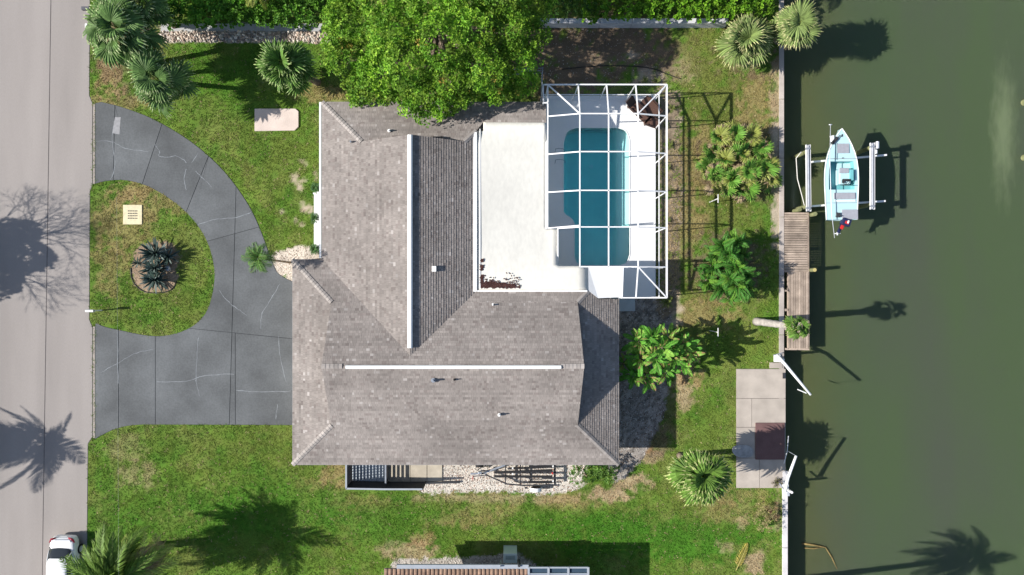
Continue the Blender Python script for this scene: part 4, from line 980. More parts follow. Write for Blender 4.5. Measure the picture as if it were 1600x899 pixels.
for (x, y, z, r) in lobes:
    c = W(x, y, z); rm = r * (1 - z / H) / S; c.z += random.uniform(-.5, .6); blobs.append((tuple(c), (rm * .80, rm * .80, rm * .84)))
    for j in range(15):     # bumpy secondary lobes
        a = random.random() * 6.28; e = random.uniform(.1, 1.2); q = c + Vector((math.cos(a) * math.cos(e), math.sin(a) * math.cos(e), math.sin(e) * .95)) * rm * .80; r2 = rm * random.uniform(.20, .30); blobs.append((tuple(q), (r2, r2, r2 * .85)))
leaf_cloud('crown', blobs, 8.0, .145, .10, [(.13, .28, .020), (.17, .33, .026), (.09, .22, .016), (.23, .38, .035)], mango, 1.5, k=14, off=.10, inner=.22, newcol=(.40, .31, .06), newp=.006)
tk = MB(); tk.tube([(0, 0, 0), (.1, .1, 1.2), (0, 0, 2.6)], [.45, .36, .32], 10); o = tk.build('trunk', M['bark']); o.parent = mango
for i, (x, y, z, r) in enumerate(lobes[:24]):
    e = W(x, y, z) - mc; st = Vector((0, 0, 2.4)); mb = MB(); mb.tube([st, st.lerp(e, .5) + Vector((0, 0, -.2)), e], [.16, .1, .04], 6); o = mb.build('limb', M['bark']); o.parent = mango

def hedge(name, x0, x1, y0, y1, z, cols, label, cat='hedge', ln=.2, wd=.13, step=16, dens=9, edge=0):
    root = empty(name, W((x0 + x1) / 2, (y0 + y1) / 2, 0), label, cat); bl = []
    x = x0
    while x < x1:
        y = y0
        while y < y1:
            c = W(x + random.uniform(-4, 4), y + random.uniform(-4, 4), z * random.uniform(.7, 1.0)); r = random.uniform(.42, .62); bl.append((tuple(c), (r, r, r)))
            y += step
        x += step
    leaf_cloud('crown', bl, dens, ln, wd, cols, root, .2, k=9)
    for xx in np.arange(x0 + 8, x1, 46):
        b = W(xx, (y0 + y1) / 2, 0); mb = MB(); mb.tube([b, b + Vector((.1, 0, z * .7))], [.06, .03], 6); o = mb.build('stem', M['bark']); o.parent = root; o.matrix_parent_inverse = Matrix.Translation(-root.location)
hedge('hedge', 236, 505, -50, 33, 1.6, [(.095, .24, .02), (.13, .29, .03), (.07, .18, .02)], 'glossy green hedge above the white shell strip at the top left')
hedge('hedge', 925, 1205, -60, 24, 1.9, [(.12, .26, .015), (.15, .29, .02), (.09, .22, .015)], 'bright lime green hedge behind the white garden wall', ln=.17, wd=.14)
hedge('hedge', 855, 920, -60, 24, 1.8, [(.04, .10, .02), (.05, .12, .02)], 'dull dark green hedge stretch between the big tree and the lime hedge', ln=.12, wd=.06)
hedge('shrub', 905, 955, 730, 752, .9, [(.09, .19, .03), (.07, .16, .025), (.13, .23, .05)], 'rounded green shrub at the south corner of the house below the gutter', 'shrub', .13, .07, 12, 12)
hedge('shrub', 1190, 1200, 800, 822, .35, [(.30, .27, .12), (.36, .30, .15)], 'dry yellowish shrub on the lawn beside the white seawall cap', 'shrub', .16, .04, 9, 9)
hedge('shrub', 1205, 1213, 797, 803, .3, [(.18, .11, .06), (.3, .2, .12)], 'small withered brown shrub against the seawall cap', 'shrub', .14, .05, 9, 9)
hedge('shrub', 150, 240, -30, 0, 1.2, [(.06, .14, .02), (.09, .18, .03)], 'low green shrub behind the roadside palms', 'shrub', .16, .08, 16, 8)
fall = pinnate_leaf(2.0, 26, .42, .05, .05, .05, (.36, .30, .07), (.5, .42, .15), .08, 99)
o = link('fallen_frond', fall); a = W(1150, 892, .12); o.location = a; o.rotation_euler = (0, 0, math.radians(66)); tag(o, 'fallen yellow palm frond lying on the grass near the seawall', 'palm frond')
# pale feather fronds poking in above the hedge
yf = [pinnate_leaf(1.5, 22, .4, .06, .8, .2, (.26, .30, .06), (.4, .38, .12), .4, s + 80) for s in range(2)]
t = W(400, -18, 2.9); root = empty('small_palm', Vector((t.x, t.y, 0)), 'yellow fronded palm rising out of the hedge at the top edge', 'palm'); trunk_part(root, (t.x, t.y, 0), t, .09, .06, M['bark']); crown(root, 'frond', yf, t, 14, 60, -40, (.8, 1.0))
# weeds in the narrow bed beside the cage
wl = [pinnate_leaf(.45, 8, .14, .035, .5, .3, (.16, .21, .05), seed=s + 90) for s in range(2)]
for i, (x, y, s) in enumerate(((1050, 170, 1.0), (1040, 195, .8), (1045, 228, 1.1), (1042, 262, .9), (1050, 300, .8), (1042, 345, .9), (1046, 400, .7), (1041, 472, 1.3), (1025, 128, 1.0), (1008, 126, .8))):
    root = empty('weed', W(x, y, 0), ('feathery weed in the sandy bed by the northeast cage post', 'feathery weed in the sandy bed level with the lounge chairs', 'feathery weed in the sandy bed level with the top of the pool', 'feathery weed in the sandy bed level with the middle pool beam', 'feathery weed in the sandy bed left of the upper clothesline post', 'feathery weed in the sandy bed where the pool narrows', 'feathery weed in the sandy bed left of the dark cycads', 'largest feathery weed by the southeast corner of the cage', 'feathery weed on the dirt above the lounge chairs, right one', 'feathery weed on the dirt above the lounge chairs, left one')[i], 'plant', 'weeds along the edge of the pool cage'); crown(root, 'leaf', wl, W(x, y, .1), 11, 70, 5, (s * .8, s * 1.1))

# stones -------------------------------------------------------------
def stones(name, poly, n, r0, r1, cols, label, jit=None, cat='gravel'):
    xs = [p[0] for p in poly]; ys = [p[1] for p in poly]; px = rng.uniform(min(xs), max(xs), n); py = rng.uniform(min(ys), max(ys), n); k = pip(px, py, poly); px, py = px[k], py[k]; n = len(px)
    r = rng.uniform(r0, r1, n) ; P = np.stack([(px - 800) / S, (450 - py) / S, r * .25], 1)
    oct_ = np.array([[1, 0, 0], [0, 1, 0], [-1, 0, 0], [0, -1, 0], [0, 0, .7], [0, 0, -.7]]); F = [(0, 1, 4), (1, 2, 4), (2, 3, 4), (3, 0, 4)]
    a = rng.random(n) * 6.28; Vb = np.zeros((n, 6, 3))
    for i in range(6):
        q = oct_[i] * (rng.uniform(.65, 1.3, (n, 3)) if i < 4 else 1.0) * np.ones((n, 3)); x, y = q[:, 0].copy(), q[:, 1].copy()
        Vb[:, i, 0] = P[:, 0] + r * (x * np.cos(a) - y * np.sin(a)); Vb[:, i, 1] = P[:, 1] + r * (x * np.sin(a) + y * np.cos(a)); Vb[:, i, 2] = P[:, 2] + r * q[:, 2]
    V = np.stack([Vb[:, list(f)] for f in F], 1); c = np.array(cols)[rng.integers(0, len(cols), n)] * rng.uniform(.7, 1.2, (n, 1)); Cc = np.broadcast_to(c[:, None, None, :], V.shape)
    tag(link(name, numpy_mesh(name, V.reshape(-1, 3), 3, Cc.reshape(-1, 3), M['stone'])), label, cat, kind='stuff')
stones('rock', [(250, 50), (330, 49), (420, 50), (512, 50), (516, 70), (470, 66), (420, 67), (330, 66), (290, 66), (252, 66)], 900, .05, .15, [(.55, .46, .38), (.45, .35, .28), (.66, .6, .52), (.3, .24, .2)], 'strip of pale broken rock in front of the top left hedge', cat='rocks')
stones('gravel', GRAVEL_S, 6500, .02, .045, [(.75, .71, .64), (.66, .58, .5), (.8, .77, .72), (.15, .12, .1), (.38, .22, .15)], 'white and brown gravel of the south side yard around the boat trailer')
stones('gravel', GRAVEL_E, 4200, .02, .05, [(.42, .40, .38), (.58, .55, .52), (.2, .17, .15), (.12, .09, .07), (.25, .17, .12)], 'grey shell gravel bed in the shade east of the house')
stones('gravel', SHELLBED, 1500, .02, .04, [(.72, .63, .54), (.6, .5, .4), (.8, .75, .66), (.25, .17, .12)], 'cream shell gravel at the corner of the driveway and house')
stones('gravel', GRAVEL_N, 2500, .02, .05, [(.6, .56, .5), (.7, .66, .6), (.3, .26, .22)], 'shell gravel along the wall of the neighbouring house')
stones('gravel', [(840, 35), (1000, 38), (1040, 110), (1030, 130), (850, 130)], 500, .015, .04, [(.5, .45, .4), (.35, .3, .25)], 'scattered pale stones and leaves on the bare dirt behind the pool')
stones('gravel', BED, 500, .02, .04, [(.45, .33, .22), (.3, .2, .13), (.6, .5, .4)], 'brown chippings in the agave bed of the driveway island')
x0, y0, x1, y1 = ppx(252, 38, 512, 50); mb = MB(); mb.prism([(x0, y0), (x1, y0), (x1, y1), (x0, y1)], 0, .05); tag(mb.build('path', mat('grey_path', (.42, .42, .42), .9, .12, 1.5)), kind='structure')

# garden wall at the top
gw = empty('garden_wall', W(990, 32), 'low white garden wall along the hedge at the top right', 'wall')
for i in range(6):
    xa = 838 + i * 50; mb = MB(); a = W(xa + .3, 37, .85); b = W(xa + 49.7, 29.5, .85); mb.prism([(a.x, a.y), (b.x, a.y), (b.x, b.y), (a.x, b.y)], 0, .85); mb.build('wall_panel', M['wallwhite'], gw)
# little fence by the pool equipment
fe = empty('metal_fence', W(835, 135), 'dark metal fence and gate frame beside the pool cage under the tree', 'fence')
pts = [W(790, 110, 1.2), W(822, 108, 1.2), W(848, 107, 1.2), W(847, 133, 1.2), W(846, 160, 1.2)]
for i in range(4):
    a, b = pts[i], pts[i + 1]
    for zz in (1.2, .65, .15):
        mb = MB(); mb.beam((a.x, a.y, zz), (b.x, b.y, zz), .045, .045); mb.build('rail', M['galv'], fe)
    for t in np.linspace(.1, .9, 6):
        p = a.lerp(b, float(t)); mb = MB(); mb.beam((p.x, p.y, .15), (p.x, p.y, 1.2), .015, .015); mb.build('picket', M['galv'], fe)
for p in pts: mb = MB(); mb.tube([(p.x, p.y, 0), (p.x, p.y, 1.28)], .035, 8); mb.build('post', M['galv'], fe)
mb = MB(); mb.tube([W(*q, .03) for q in smooth_line([(878, 109), (930, 104), (985, 104), (1020, 108), (1044, 117), (1064, 124)], n=5)], .028, 6); tag(mb.build('garden_hose', M['black'], smooth=True), 'black garden hose lying across the bare ground behind the pool', 'hose')

# ------------------------------------------------------------------ front yard objects
mb = MB(); mb.prism(px2w([(398.5, 171), (462, 171), (467, 175), (467, 199), (461, 205), (398.5, 206)]), 0, .10); tag(mb.build('lid_slab', M['pale_slab'], bevel=.02), 'pale pinkish concrete slab lying on the front lawn below the bushy palm', 'slab')
mb = MB(); mb.tube([W(452, 193, .101), W(457, 196, .101), W(463, 195, .101)], .02, 4)
dc = empty('drain_cover', W(208, 336), 'cream square drain cover with dark slots on the driveway island', 'drain cover')
x0, y0, x1, y1 = ppx(193, 321, 222.5, 351.5); mb = MB(); mb.prism([(x0, y0), (x1, y0), (x1, y1), (x0, y1)], 0, .06); mb.build('frame', M['cream'], dc, bevel=.012)
for i in range(4):
    for j in range(6):
        mb = MB(); c = W(201.5 + j * 2.6, 330.5 + i * 3.8); mb.box((c.x, c.y, .0615), (.085, .07, .006)); mb.build('slot', M['dark'], dc)
mbx = empty('mailbox', W(150, 486), 'white mailbox on a post at the kerb of the driveway island', 'mailbox')
mb = MB(); c = W(141, 486.5, 1.1); mb.box((c.x, c.y, 1.08), (.52, .17, .16)); mb.tube([(c.x - .26, c.y, 1.16), (c.x + .26, c.y, 1.16)], .085, 10); mb.build('box', M['white'], mbx)
mb = MB(); mb.box((c.x + .1, c.y, .52), (.09, .09, 1.04)); mb.build('post', M['white'], mbx)
mbx = empty('mailbox', W(146, 14), 'dark grey mailbox jutting over the road at the top left palms', 'mailbox')
mb = MB(); c = W(134, 14, 1.1); mb.box((c.x, c.y, 1.08), (.52, .22, .22)); mb.build('box', M['mailbox'], mbx, bevel=.02); mb = MB(); mb.box((c.x + .18, c.y, .5), (.09, .09, 1.0)); mb.build('post', M['mailbox'], mbx)
mb = MB(); c = W(143, 46); mb.box((c.x, c.y, .3), (.16, .3, .6)); tag(mb.build('marker_post', M['white'], bevel=.02), 'short white marker post at the road edge under the palms', 'post')
# white bench wall and pots
bn = empty('bench', W(495, 345), 'long narrow white bench against the front wall of the house', 'bench')
a = W(490.5, 391, .45); b = W(499, 300, .45); mb = MB(); mb.prism([(a.x, a.y), (b.x, a.y), (b.x, b.y), (a.x, b.y)], .38, .45); mb.build('seat', M['white'], bn, bevel=.01)
for yy in (304, 345, 387): c = W(495, yy, 0); mb = MB(); mb.box((c.x, c.y, .19), (.28, .1, .375)); mb.build('leg', M['white'], bn)
pl = [pinnate_leaf(.42, 7, .16, .06, .5, .3, (.06, .15, .05), seed=s + 110) for s in range(2)]
for i, (x, y, lab) in enumerate(((490, 295, 'potted green plant at the upper end of the white bench'), (490, 342, 'potted green plant at the middle of the white bench'), (489, 390, 'potted green plant at the lower end of the white bench by the shells'))):
    root = empty('potted_plant', W(x + 4, y), lab, 'potted plant', 'potted plants along the white bench'); c = Vector((0, 0, 0)); mb = MB(); mb.tube([(0, 0, 0), (0, 0, .3), (0, 0, .32)], [.12, .18, .15], 12); o = mb.build('pot', M['terracotta']); o.parent = root
    crown(root, 'leaf', pl, W(x + 3, y, .38), 20, 75, -10, (.85, 1.2))
mb = MB(); mb.tube([T(-617 * .85, -120, 7), T(-617 * .85, 900, 6.6)], .004, 4, False); o = mb.build('power_line', M['wire']); tag(o, 'thin overhead wire running parallel to the road above the front lawn', 'wire')

# ------------------------------------------------------------------ car
def car():
    root = empty('car', T(-690, 437), 'white sedan parked at the road edge under the shaggy palm', 'car')
    Wd = .91
    def loft(sections, m, name, smooth=True, sub_=2):
        mb = MB(); n = len(sections[0]); b = 0
        for s in sections: mb.v += [tuple(p) for p in s]
        for i in range(len(sections) - 1):
            for k in range(n - 1): mb.f.append((i * n + k, i * n + k + 1, (i + 1) * n + k + 1, (i + 1) * n + k))
        mb.f.append(tuple(range(n - 1, -1, -1))); mb.f.append(tuple((len(sections) - 1) * n + k for k in range(n)))
        me = mb.mesh(name, m, smooth); o = link(name, me); o.parent = root
        bm = bmesh.new(); bm.from_mesh(me); bmesh.ops.recalc_face_normals(bm, faces=bm.faces); bm.to_mesh(me); bm.free()
        if sub_: ss = o.modifiers.new('s', 'SUBSURF'); ss.levels = sub_; ss.render_levels = sub_
        return o
    # y along the car: rear at +2.35 (up in the picture), front at -2.35
    st = [(2.36, .62, .35, .62, .70), (2.30, .76, .26, .86, .84), (2.05, .85, .22, .96, .90), (1.5, .90, .20, .99, .92), (.6, .91, .19, .96, .90), (-.6, .91, .19, .95, .90), (-1.3, .90, .20, .93, .88), (-1.9, .84, .22, .84, .80), (-2.25, .70, .30, .70, .66), (-2.36, .52, .36, .58, .5)]
    sec = []
    for (y, w, zb, zt, _) in st:
        prof = [(-w * .88, zb), (-w, zb + .18), (-w, zt - .22), (-w * .93, zt - .05), (-w * .70, zt), (0, zt + .02), (w * .70, zt), (w * .93, zt - .05), (w, zt - .22), (w, zb + .18), (w * .88, zb), (-w * .88, zb)]
        sec.append([(x, y, z) for x, z in prof])
    loft(sec, M['cargloss'], 'body')
    cabin = [(1.75, .66, .94, .96), (1.15, .66, .94, 1.34), (.7, .62, .94, 1.45), (-.3, .62, .94, 1.46), (-.75, .62, .94, 1.38), (-1.4, .68, .92, .95)]
    sec = []
    for (y, w, zb, zt) in cabin:
        wb = .80; prof = [(-wb, zb), (-(wb + w) / 2 - .02, (zb + zt) / 2), (-w, zt - .03), (-w * .6, zt), (0, zt + .01), (w * .6, zt), (w, zt - .03), ((wb + w) / 2 + .02, (zb + zt) / 2), (wb, zb), (-wb, zb)]
        sec.append([(x, y, z) for x, z in prof])
    loft(sec, M['glass'], 'window', sub_=1)
    mb = MB(); P = []
    for y, w, z in ((1.16, .60, 1.375), (.7, .64, 1.468), (0, .645, 1.485), (-.4, .64, 1.475), (-.74, .60, 1.415)): P.append([(x, y, z - abs(x / w) ** 3 * .05) for x in (-w, -w * .6, 0, w * .6, w)])
    for i in range(4):
        for k in range(4): mb.poly([P[i][k], P[i][k + 1], P[i + 1][k + 1], P[i + 1][k]])
    bm = bmesh.new(); me = mb.mesh('roof', M['cargloss'], True); bm.from_mesh(me); bmesh.ops.remove_doubles(bm, verts=bm.verts, dist=.001); bm.to_mesh(me); bm.free(); o = link('roof', me); o.parent = root
    so = o.modifiers.new('t', 'SOLIDIFY'); so.thickness = .06; ss = o.modifiers.new('s', 'SUBSURF'); ss.levels = 2; ss.render_levels = 2
    for sx in (-1, 1):
        mb = MB(); mb.tube([(sx * .42, 2.30, .84), (sx * .70, 2.22, .90), (sx * .84, 2.0, .86)], [.05, .075, .04], 8); o = mb.build('tail_light', M['tail'], smooth=True); o.parent = root
        mb = MB(); mb.box((sx * .97, -.62, .98), (.18, .12, .13)); o = mb.build('mirror', M['cargloss'], bevel=.03); o.parent = root
        for y in (1.38, -1.42):
            mb = MB(); mb.tube([(sx * .93, y, .32), (sx * .72, y, .32)], .32, 20); o = mb.build('wheel', M['black'], smooth=False); o.parent = root
            mb = MB(); mb.tube([(sx * .938, y, .32), (sx * .90, y, .32)], .2, 14); q = mb.build('rim', M['alu']); q.parent = o
        mb = MB(); mb.tube([(sx * .80, 1.5, .97), (sx * .66, 1.1, 1.33), (sx * .635, .6, 1.43), (sx * .635, -.4, 1.44), (sx * .68, -.9, 1.3), (sx * .78, -1.4, .96)], .035, 6); o = mb.build('pillar', M['cargloss'], smooth=True); o.parent = root
    mb = MB(); mb.box((0, 2.12, 1.0), (1.25, .16, .025)); o = mb.build('spoiler', M['cargloss'], bevel=.01); o.parent = root
    mb = MB(); mb.box((0, 2.37, .68), (.5, .02, .12)); o = mb.build('number_plate', M['white']); o.parent = root
car()

# ------------------------------------------------------------------ south side yard
en = empty('bin_enclosure', W(555, 750), 'charcoal slatted screen enclosure against the south wall of the house', 'enclosure')
zt = 1.75
A = W(541, 764, zt); B_ = W(600, 765, zt); Cc_ = W(660, 765, zt); D_ = W(541, 700, zt)
for p in (A, B_, Cc_, Vector((A.x, A.y + 1.6, 0)), Vector((B_.x, B_.y + 1.6, 0))): mb = MB(); mb.box((p.x, p.y, zt / 2), (.09, .09, zt)); mb.build('post', M['dark'], en)
yN = -250 / S
def slatwall(a, b, n, zs, w, th, vertical=None):
    for z in zs: mb = MB(); mb.beam((a.x, a.y, z), (b.x, b.y, z), th, w); mb.build('slat', M['dark'], en)
    if vertical:
        for t in np.linspace(.04, .96, vertical): p = a.lerp(b, float(t)); mb = MB(); mb.box((p.x, p.y, zt / 2), (.05, .05, zt - .1)); mb.build('upright', M['dark'], en)
Dn = Vector((A.x, yN, 0))
slatwall(Dn, A, 0, np.arange(.14, 1.75, .155), .105, .02, 12)
slatwall(A, B_, 0, np.arange(.1, 1.75, .125), .12, .03)
slatwall(B_, Cc_, 0, np.arange(.1, 1.75, .14), .105, .03)
for a, b in ((Dn, A), (A, B_), (B_, Cc_)): mb = MB(); mb.beam((a.x, a.y, zt + .02), (b.x, b.y, zt + .02), .11, .05); mb.build('top_rail', M['fascia'], en)
q = W(602, 760, 1.1); mb = MB(); mb.beam((q.x, yN, 1.0), (q.x, q.y + .1, 1.0), .10, .06); mb.build('top_rail', M['galv'], en)
for z in np.arange(.15, 1.0, .2): mb = MB(); mb.beam((q.x, yN, z), (q.x, q.y + .1, z), .02, .12); mb.build('slat', M['dark'], en)
x0, y0, x1, y1 = ppx(548, 716, 601, 757); mb = MB(); mb.prism([(x0, y0), (x1, y0), (x1, y1), (x0, y1)], 0, .04); tag(mb.build('gravel_mat', mat('pale_pad', (.5, .56, .62), .9, .2, 8)), 'pale blue grey slab inside the charcoal enclosure striped by light through the slats', 'slab')
for i, (xa, xb, lab) in enumerate(((603, 641, 'cream concrete paver next to the charcoal enclosure'), (641.6, 667, 'cream concrete paver in the middle of the side pad'), (668, 691, 'stained cream concrete paver nearest the gravel'))):
    x0, y0, x1, y1 = ppx(xa, 715, xb, 753); mb = MB(); mb.prism([(x0, y0), (x1, y0), (x1, y1), (x0, y1)], 0, .07); tag(mb.build('paver', M['pad'], bevel=.008), lab, 'paver', 'concrete pavers in the south side yard')
mb = MB(); mb.beam(W(664, 755.5, .1), W(719, 754, .1), .14, .06); tag(mb.build('timber', M['dark']), 'long dark board lying on the white gravel by the pavers', 'board')
# boat trailer
tr = empty('boat_trailer', W(800, 748), 'empty galvanised boat trailer with black bunks on the white gravel', 'boat trailer')
zf = .5
def tb(pts, w, h, m, name, z=zf):
    for i in range(len(pts) - 1):
        mb = MB(); mb.beam(W(*pts[i], z), W(*pts[i + 1], z), w, h); mb.build(name, m, tr)
tb([(735, 741), (760, 740)], .10, .1, M['galv'], 'tongue'); tb([(752, 741), (790, 727)], .10, .1, M['galv'], 'tongue'); tb([(758, 742), (792, 757), (815, 759), (860, 759)], .075, .08, M['dark'], 'frame_rail'); tb([(790, 727), (875, 724), (880, 724)], .075, .08, M['dark'], 'frame_rail')
for x in (790, 813, 867): tb([(x, 722), (x, 758)], .08 if x < 860 else .14, .07, M['dark'], 'cross_member', zf + .02)
for (xa, xb, ya, yb, w) in ((772, 863, 739, 735.5, .15), (772, 863, 745, 745.5, .15), (826, 863, 730, 729, .16), (826, 863, 754, 754, .16), (796, 826, 733, 732, .09)): tb([(xa, ya), (xb, yb)], w, .07, M['black'], 'bunk', zf + .16)
tb([(803, 752), (812, 755), (828, 755)], .06, .06, M['dark'], 'bunk_arm', zf + .08)
for (x, y, m) in ((863, 740, 'red'), (864, 729, 'white'), (864, 752, 'white'), (801, 732, 'white'), (801, 741, 'white')): c = W(x, y, zf + .18); mb = MB(); mb.box(c, (.09, .12, .12)); mb.build('guide_block', M[m], tr)
c = W(750, 739, zf + .3); mb = MB(); mb.box(c, (.25, .16, .25)); mb.build('winch', M['galv'], tr, bevel=.03)
c = W(739, 747, .3); mb = MB(); mb.tube([(c.x, c.y, 0), (c.x, c.y, .6)], .035, 8); mb.build('jack', M['red'], tr)
for (x, y) in ((837, 764.5), (837, 722)):
    c = W(x, y, .34); mb = MB(); mb.tube([(c.x, c.y - .11, .34), (c.x, c.y + .11, .34)], .32, 18); w_ = mb.build('wheel', M['black'], tr)
    mb = MB(); mb.tube([(c.x, c.y - .118, .34), (c.x, c.y - .09, .34)], .16, 12); mb.build('rim', M['white'], tr)
    mb = MB(); pr = None
    for a in np.linspace(math.radians(15), math.radians(165), 9):
        p = Vector((c.x + .40 * math.cos(a), 0, .36 + .38 * math.sin(a)))
        if pr: mb.poly([(pr.x, c.y - .13, pr.z), (p.x, c.y - .13, p.z), (p.x, c.y + .13, p.z), (pr.x, c.y + .13, pr.z)])
        pr = p
    o = mb.build('fender', M['white'], tr); so = o.modifiers.new('t', 'SOLIDIFY'); so.thickness = .012
for (x, y, sx) in ((822, 763, .2), (854, 763, .45)): c = W(x, y, .45); mb = MB(); mb.box(c, (sx, .12, .05)); mb.build('step_plate', M['dark'], tr)
tb([(745, 736), (752, 731), (772, 727)], .05, .05, M['black'], 'strap', .55)
c = W(749, 729, .3); mb = MB(); mb.tube([(c.x - .25, c.y, .25), (c.x + .28, c.y + .02, .28)], [.12, .09], 10); tag(mb.build('fender_float', M['black'], smooth=True), 'black boat fender lying on the gravel beside the trailer tongue', 'boat fender')

# ------------------------------------------------------------------ neighbouring house
nh = empty('neighbour_house', W(760, 940), 'neighbouring house with orange clay tile roof at the bottom edge', 'house')
gy = W(0, 889, 3).y; gx0 = W(600, 0, 3).x; gx1 = W(826, 0, 3).x
mb = MB(); mb.prism([(gx0 + .5, gy - 1.35), (gx1 + 3.6, gy - 1.35), (gx1 + 4.4, gy - 12), (gx0 + .3, gy - 12)], 0, 2.85); mb.build('wall', M['wall'], nh)
rd_ = MB(); rd_.poly([(gx0, gy, 2.93), (gx1, gy, 2.93), (gx1, gy - 7, 4.8), (gx0, gy - 7, 4.8)]); rd_.poly([(gx0, gy - 7, 4.8), (gx1, gy - 7, 4.8), (gx1, gy - 14, 2.93), (gx0, gy - 14, 2.93)]); rf = rd_.build('roof_deck', M['roof_felt'], nh)
tile = MB(); pr = None
for i in range(7):
    a = math.pi * i / 6; tile.v += [(-.13 * math.cos(a), 0, .07 * math.sin(a)), (-.12 * math.cos(a), -.36, .06 * math.sin(a) + .09)]
for i in range(6): tile.f.append((2 * i, 2 * i + 1, 2 * i + 3, 2 * i + 2))
tme = tile.mesh('tile', M['clay'], True); cnt = 0
nx = int((gx1 - gx0) / .27)
for r in range(2):
    for i in range(nx):
        o = bpy.data.objects.new('tile', tme); C.objects.link(o); o.parent = nh; o.location = Vector((gx0 + .14 + i * .27 + random.uniform(-.01, .01), gy - .02 - r * .34, 2.955 + r * .09)) - nh.location; o.rotation_euler = (random.uniform(-.03, .03), 0, random.uniform(-.03, .03))
mb = MB()
for r in range(2, 20):
    for i in range(nx):
        x = gx0 + .14 + i * .27; y = gy - .02 - r * .34; z = 2.955 + r * .0908
        b = len(mb.v)
        for k in range(5):
            a = math.pi * k / 4; mb.v += [(x - .13 * math.cos(a), y, z + .07 * math.sin(a)), (x - .12 * math.cos(a), y - .36, z + .09 + .06 * math.sin(a))]
        for k in range(4): mb.f.append((b + 2 * k, b + 2 * k + 1, b + 2 * k + 3, b + 2 * k + 2))
mb.build('tile', M['clay'], nh, kind='stuff')
g0 = W(620, 886, 2.95); g1 = W(920, 887, 2.95)
mb = MB(); mb.beam((g0.x, gy + .10, 2.93), (W(826, 0, 3).x, gy + .10, 2.93), .26, .14); mb.build('gutter', M['fascia'], nh)
x0 = W(826, 0, 3).x; x1 = W(919, 0, 3).x
for yy in (0.02, -.38, -2.2, -4): mb = MB(); mb.beam((x0, gy + yy + .05, 3.0), (x1, gy + yy + .05, 3.0), .09, .12); mb.build('patio_beam', M['fascia'], nh)
for k in range(4):
    x = x0 + (x1 - x0) * k / 3; mb = MB(); mb.beam((x, gy + .1, 3.02), (x, gy - 4.1, 3.02), .13, .12); mb.build('patio_beam', M['fascia'], nh)
for k in range(3):
    xa = x0 + (x1 - x0) * k / 3 + .07; xb = x0 + (x1 - x0) * (k + 1) / 3 - .07
    for (ya, yb) in ((gy + .01, gy - .27), (gy - .39, gy - 4)): mb = MB(); mb.prism([(xa, ya), (xb, ya), (xb, yb), (xa, yb)], 2.95, 2.97); mb.build('roof_pane', mat('dark_pane', (.045, .075, .11), .25, .1, 1), nh)
mb = MB(); mb.prism([(x0, gy - 1.5), (x1 - .4, gy - 1.5), (x1 - .2, gy - 12), (x0, gy - 12)], 0, 2.8); mb.build('wall', M['wall'], nh)
ac = empty('air_conditioner', W(797, 884), 'pale green air conditioning cabinet beside the neighbouring roof gutter', 'air conditioner')
a = W(786.5, 881, 1.5); b = W(808, 866, 1.5); mb = MB(); mb.prism([(a.x, a.y), (b.x, a.y), (b.x, b.y), (a.x, b.y)], 0, 1.5); mb.build('cabinet', M['acgreen'], ac, bevel=.03)
mb = MB(); mb.prism([(a.x + .15, a.y + .25), (b.x - .15, a.y + .25), (b.x - .15, b.y - .12), (a.x + .15, b.y - .12)], 1.5, 1.52); mb.build('grille', mat('grille', (.3, .36, .34), .6), ac)
c = W(811, 883, 2.9); mb = MB(); mb.tube([(c.x, c.y, 2.2), (c.x, c.y, 3.1)], .09, 10); mb.build('vent_pipe', M['dark'], nh); c = W(782, 884, 2.9); mb = MB(); mb.tube([(c.x, c.y, 2.2), (c.x, c.y, 3.15)], .045, 8); mb.build('vent_pipe', M['galv'], nh)

# ------------------------------------------------------------------ dock
dk = empty('dock', W(1244, 440), 'weathered wooden dock along the seawall with cross planks above and long planks below', 'dock')
n = 25
for i in range(n):
    ya = 332.5 + i * (425 - 332.5) / n; x0, y0, x1, y1 = ppx(1225.2, ya + .35, 1262, ya + 92.5 / n - .35); dz = random.uniform(0, .012); mb = MB(); mb.prism([(x0, y0), (x1 + random.uniform(-.02, .02), y0), (x1, y1), (x0, y1)], -.02 + dz, .03 + dz)
    mb.build('plank', M['plank'] if 6 > i or i > 20 else M['plank'], dk)
for i in range(8):
    xa = 1231.5 + i * 31.0 / 8; x0, y0, x1, y1 = ppx(xa + .3, 426, xa + 31.0 / 8 - .3, 545); dz = random.uniform(0, .012); mb = MB(); mb.prism([(x0, y0), (x1, y0), (x1, y1), (x0, y1)], -.02 + dz, .03 + dz); mb.build('plank', M['plank'], dk)
for (p, q, w) in (((1226, 546), (1264, 546.5), .12), ((1262.7, 333), (1263.2, 546), .05), ((1231, 426), (1231, 546), .05), ((1225, 455), (1232, 455), .12), ((1225, 485), (1232, 485), .16), ((1225, 425.5), (1262, 425.5), .05), ((1225, 515), (1232, 515), .12)):
    mb = MB(); mb.beam(W(*p, -.06), W(*q, -.06), w, .16); mb.build('joist', M['plank'], dk)
for (x, y) in ((1260, 345), (1260, 390), (1260, 440), (1260, 490), (1260, 540)):
    p = W(x, y, 0); mb = MB(); mb.tube([(p.x - .1, p.y, -2.2), (p.x - .1, p.y, -.1)], .12, 10); mb.build('pile', M['pile'], dk)
def piling(px, py, z, r, label, mtop='piletop'):
    t = W(px, py, z); o = empty('piling', Vector((t.x, t.y, -1.1)), label, 'piling', 'wooden pilings standing in the canal')
    mb = MB(); mb.tube([(0, 0, -1.4), (0, 0, z + 1.1)], r, 14); q = mb.build('post', M['pile'], smooth=False); q.parent = o; mb = MB(); mb.tube([(0, 0, z + 1.101), (0, 0, z + 1.12)], r * .92, 14); q = mb.build('post_top', M[mtop]); q.parent = o; return o
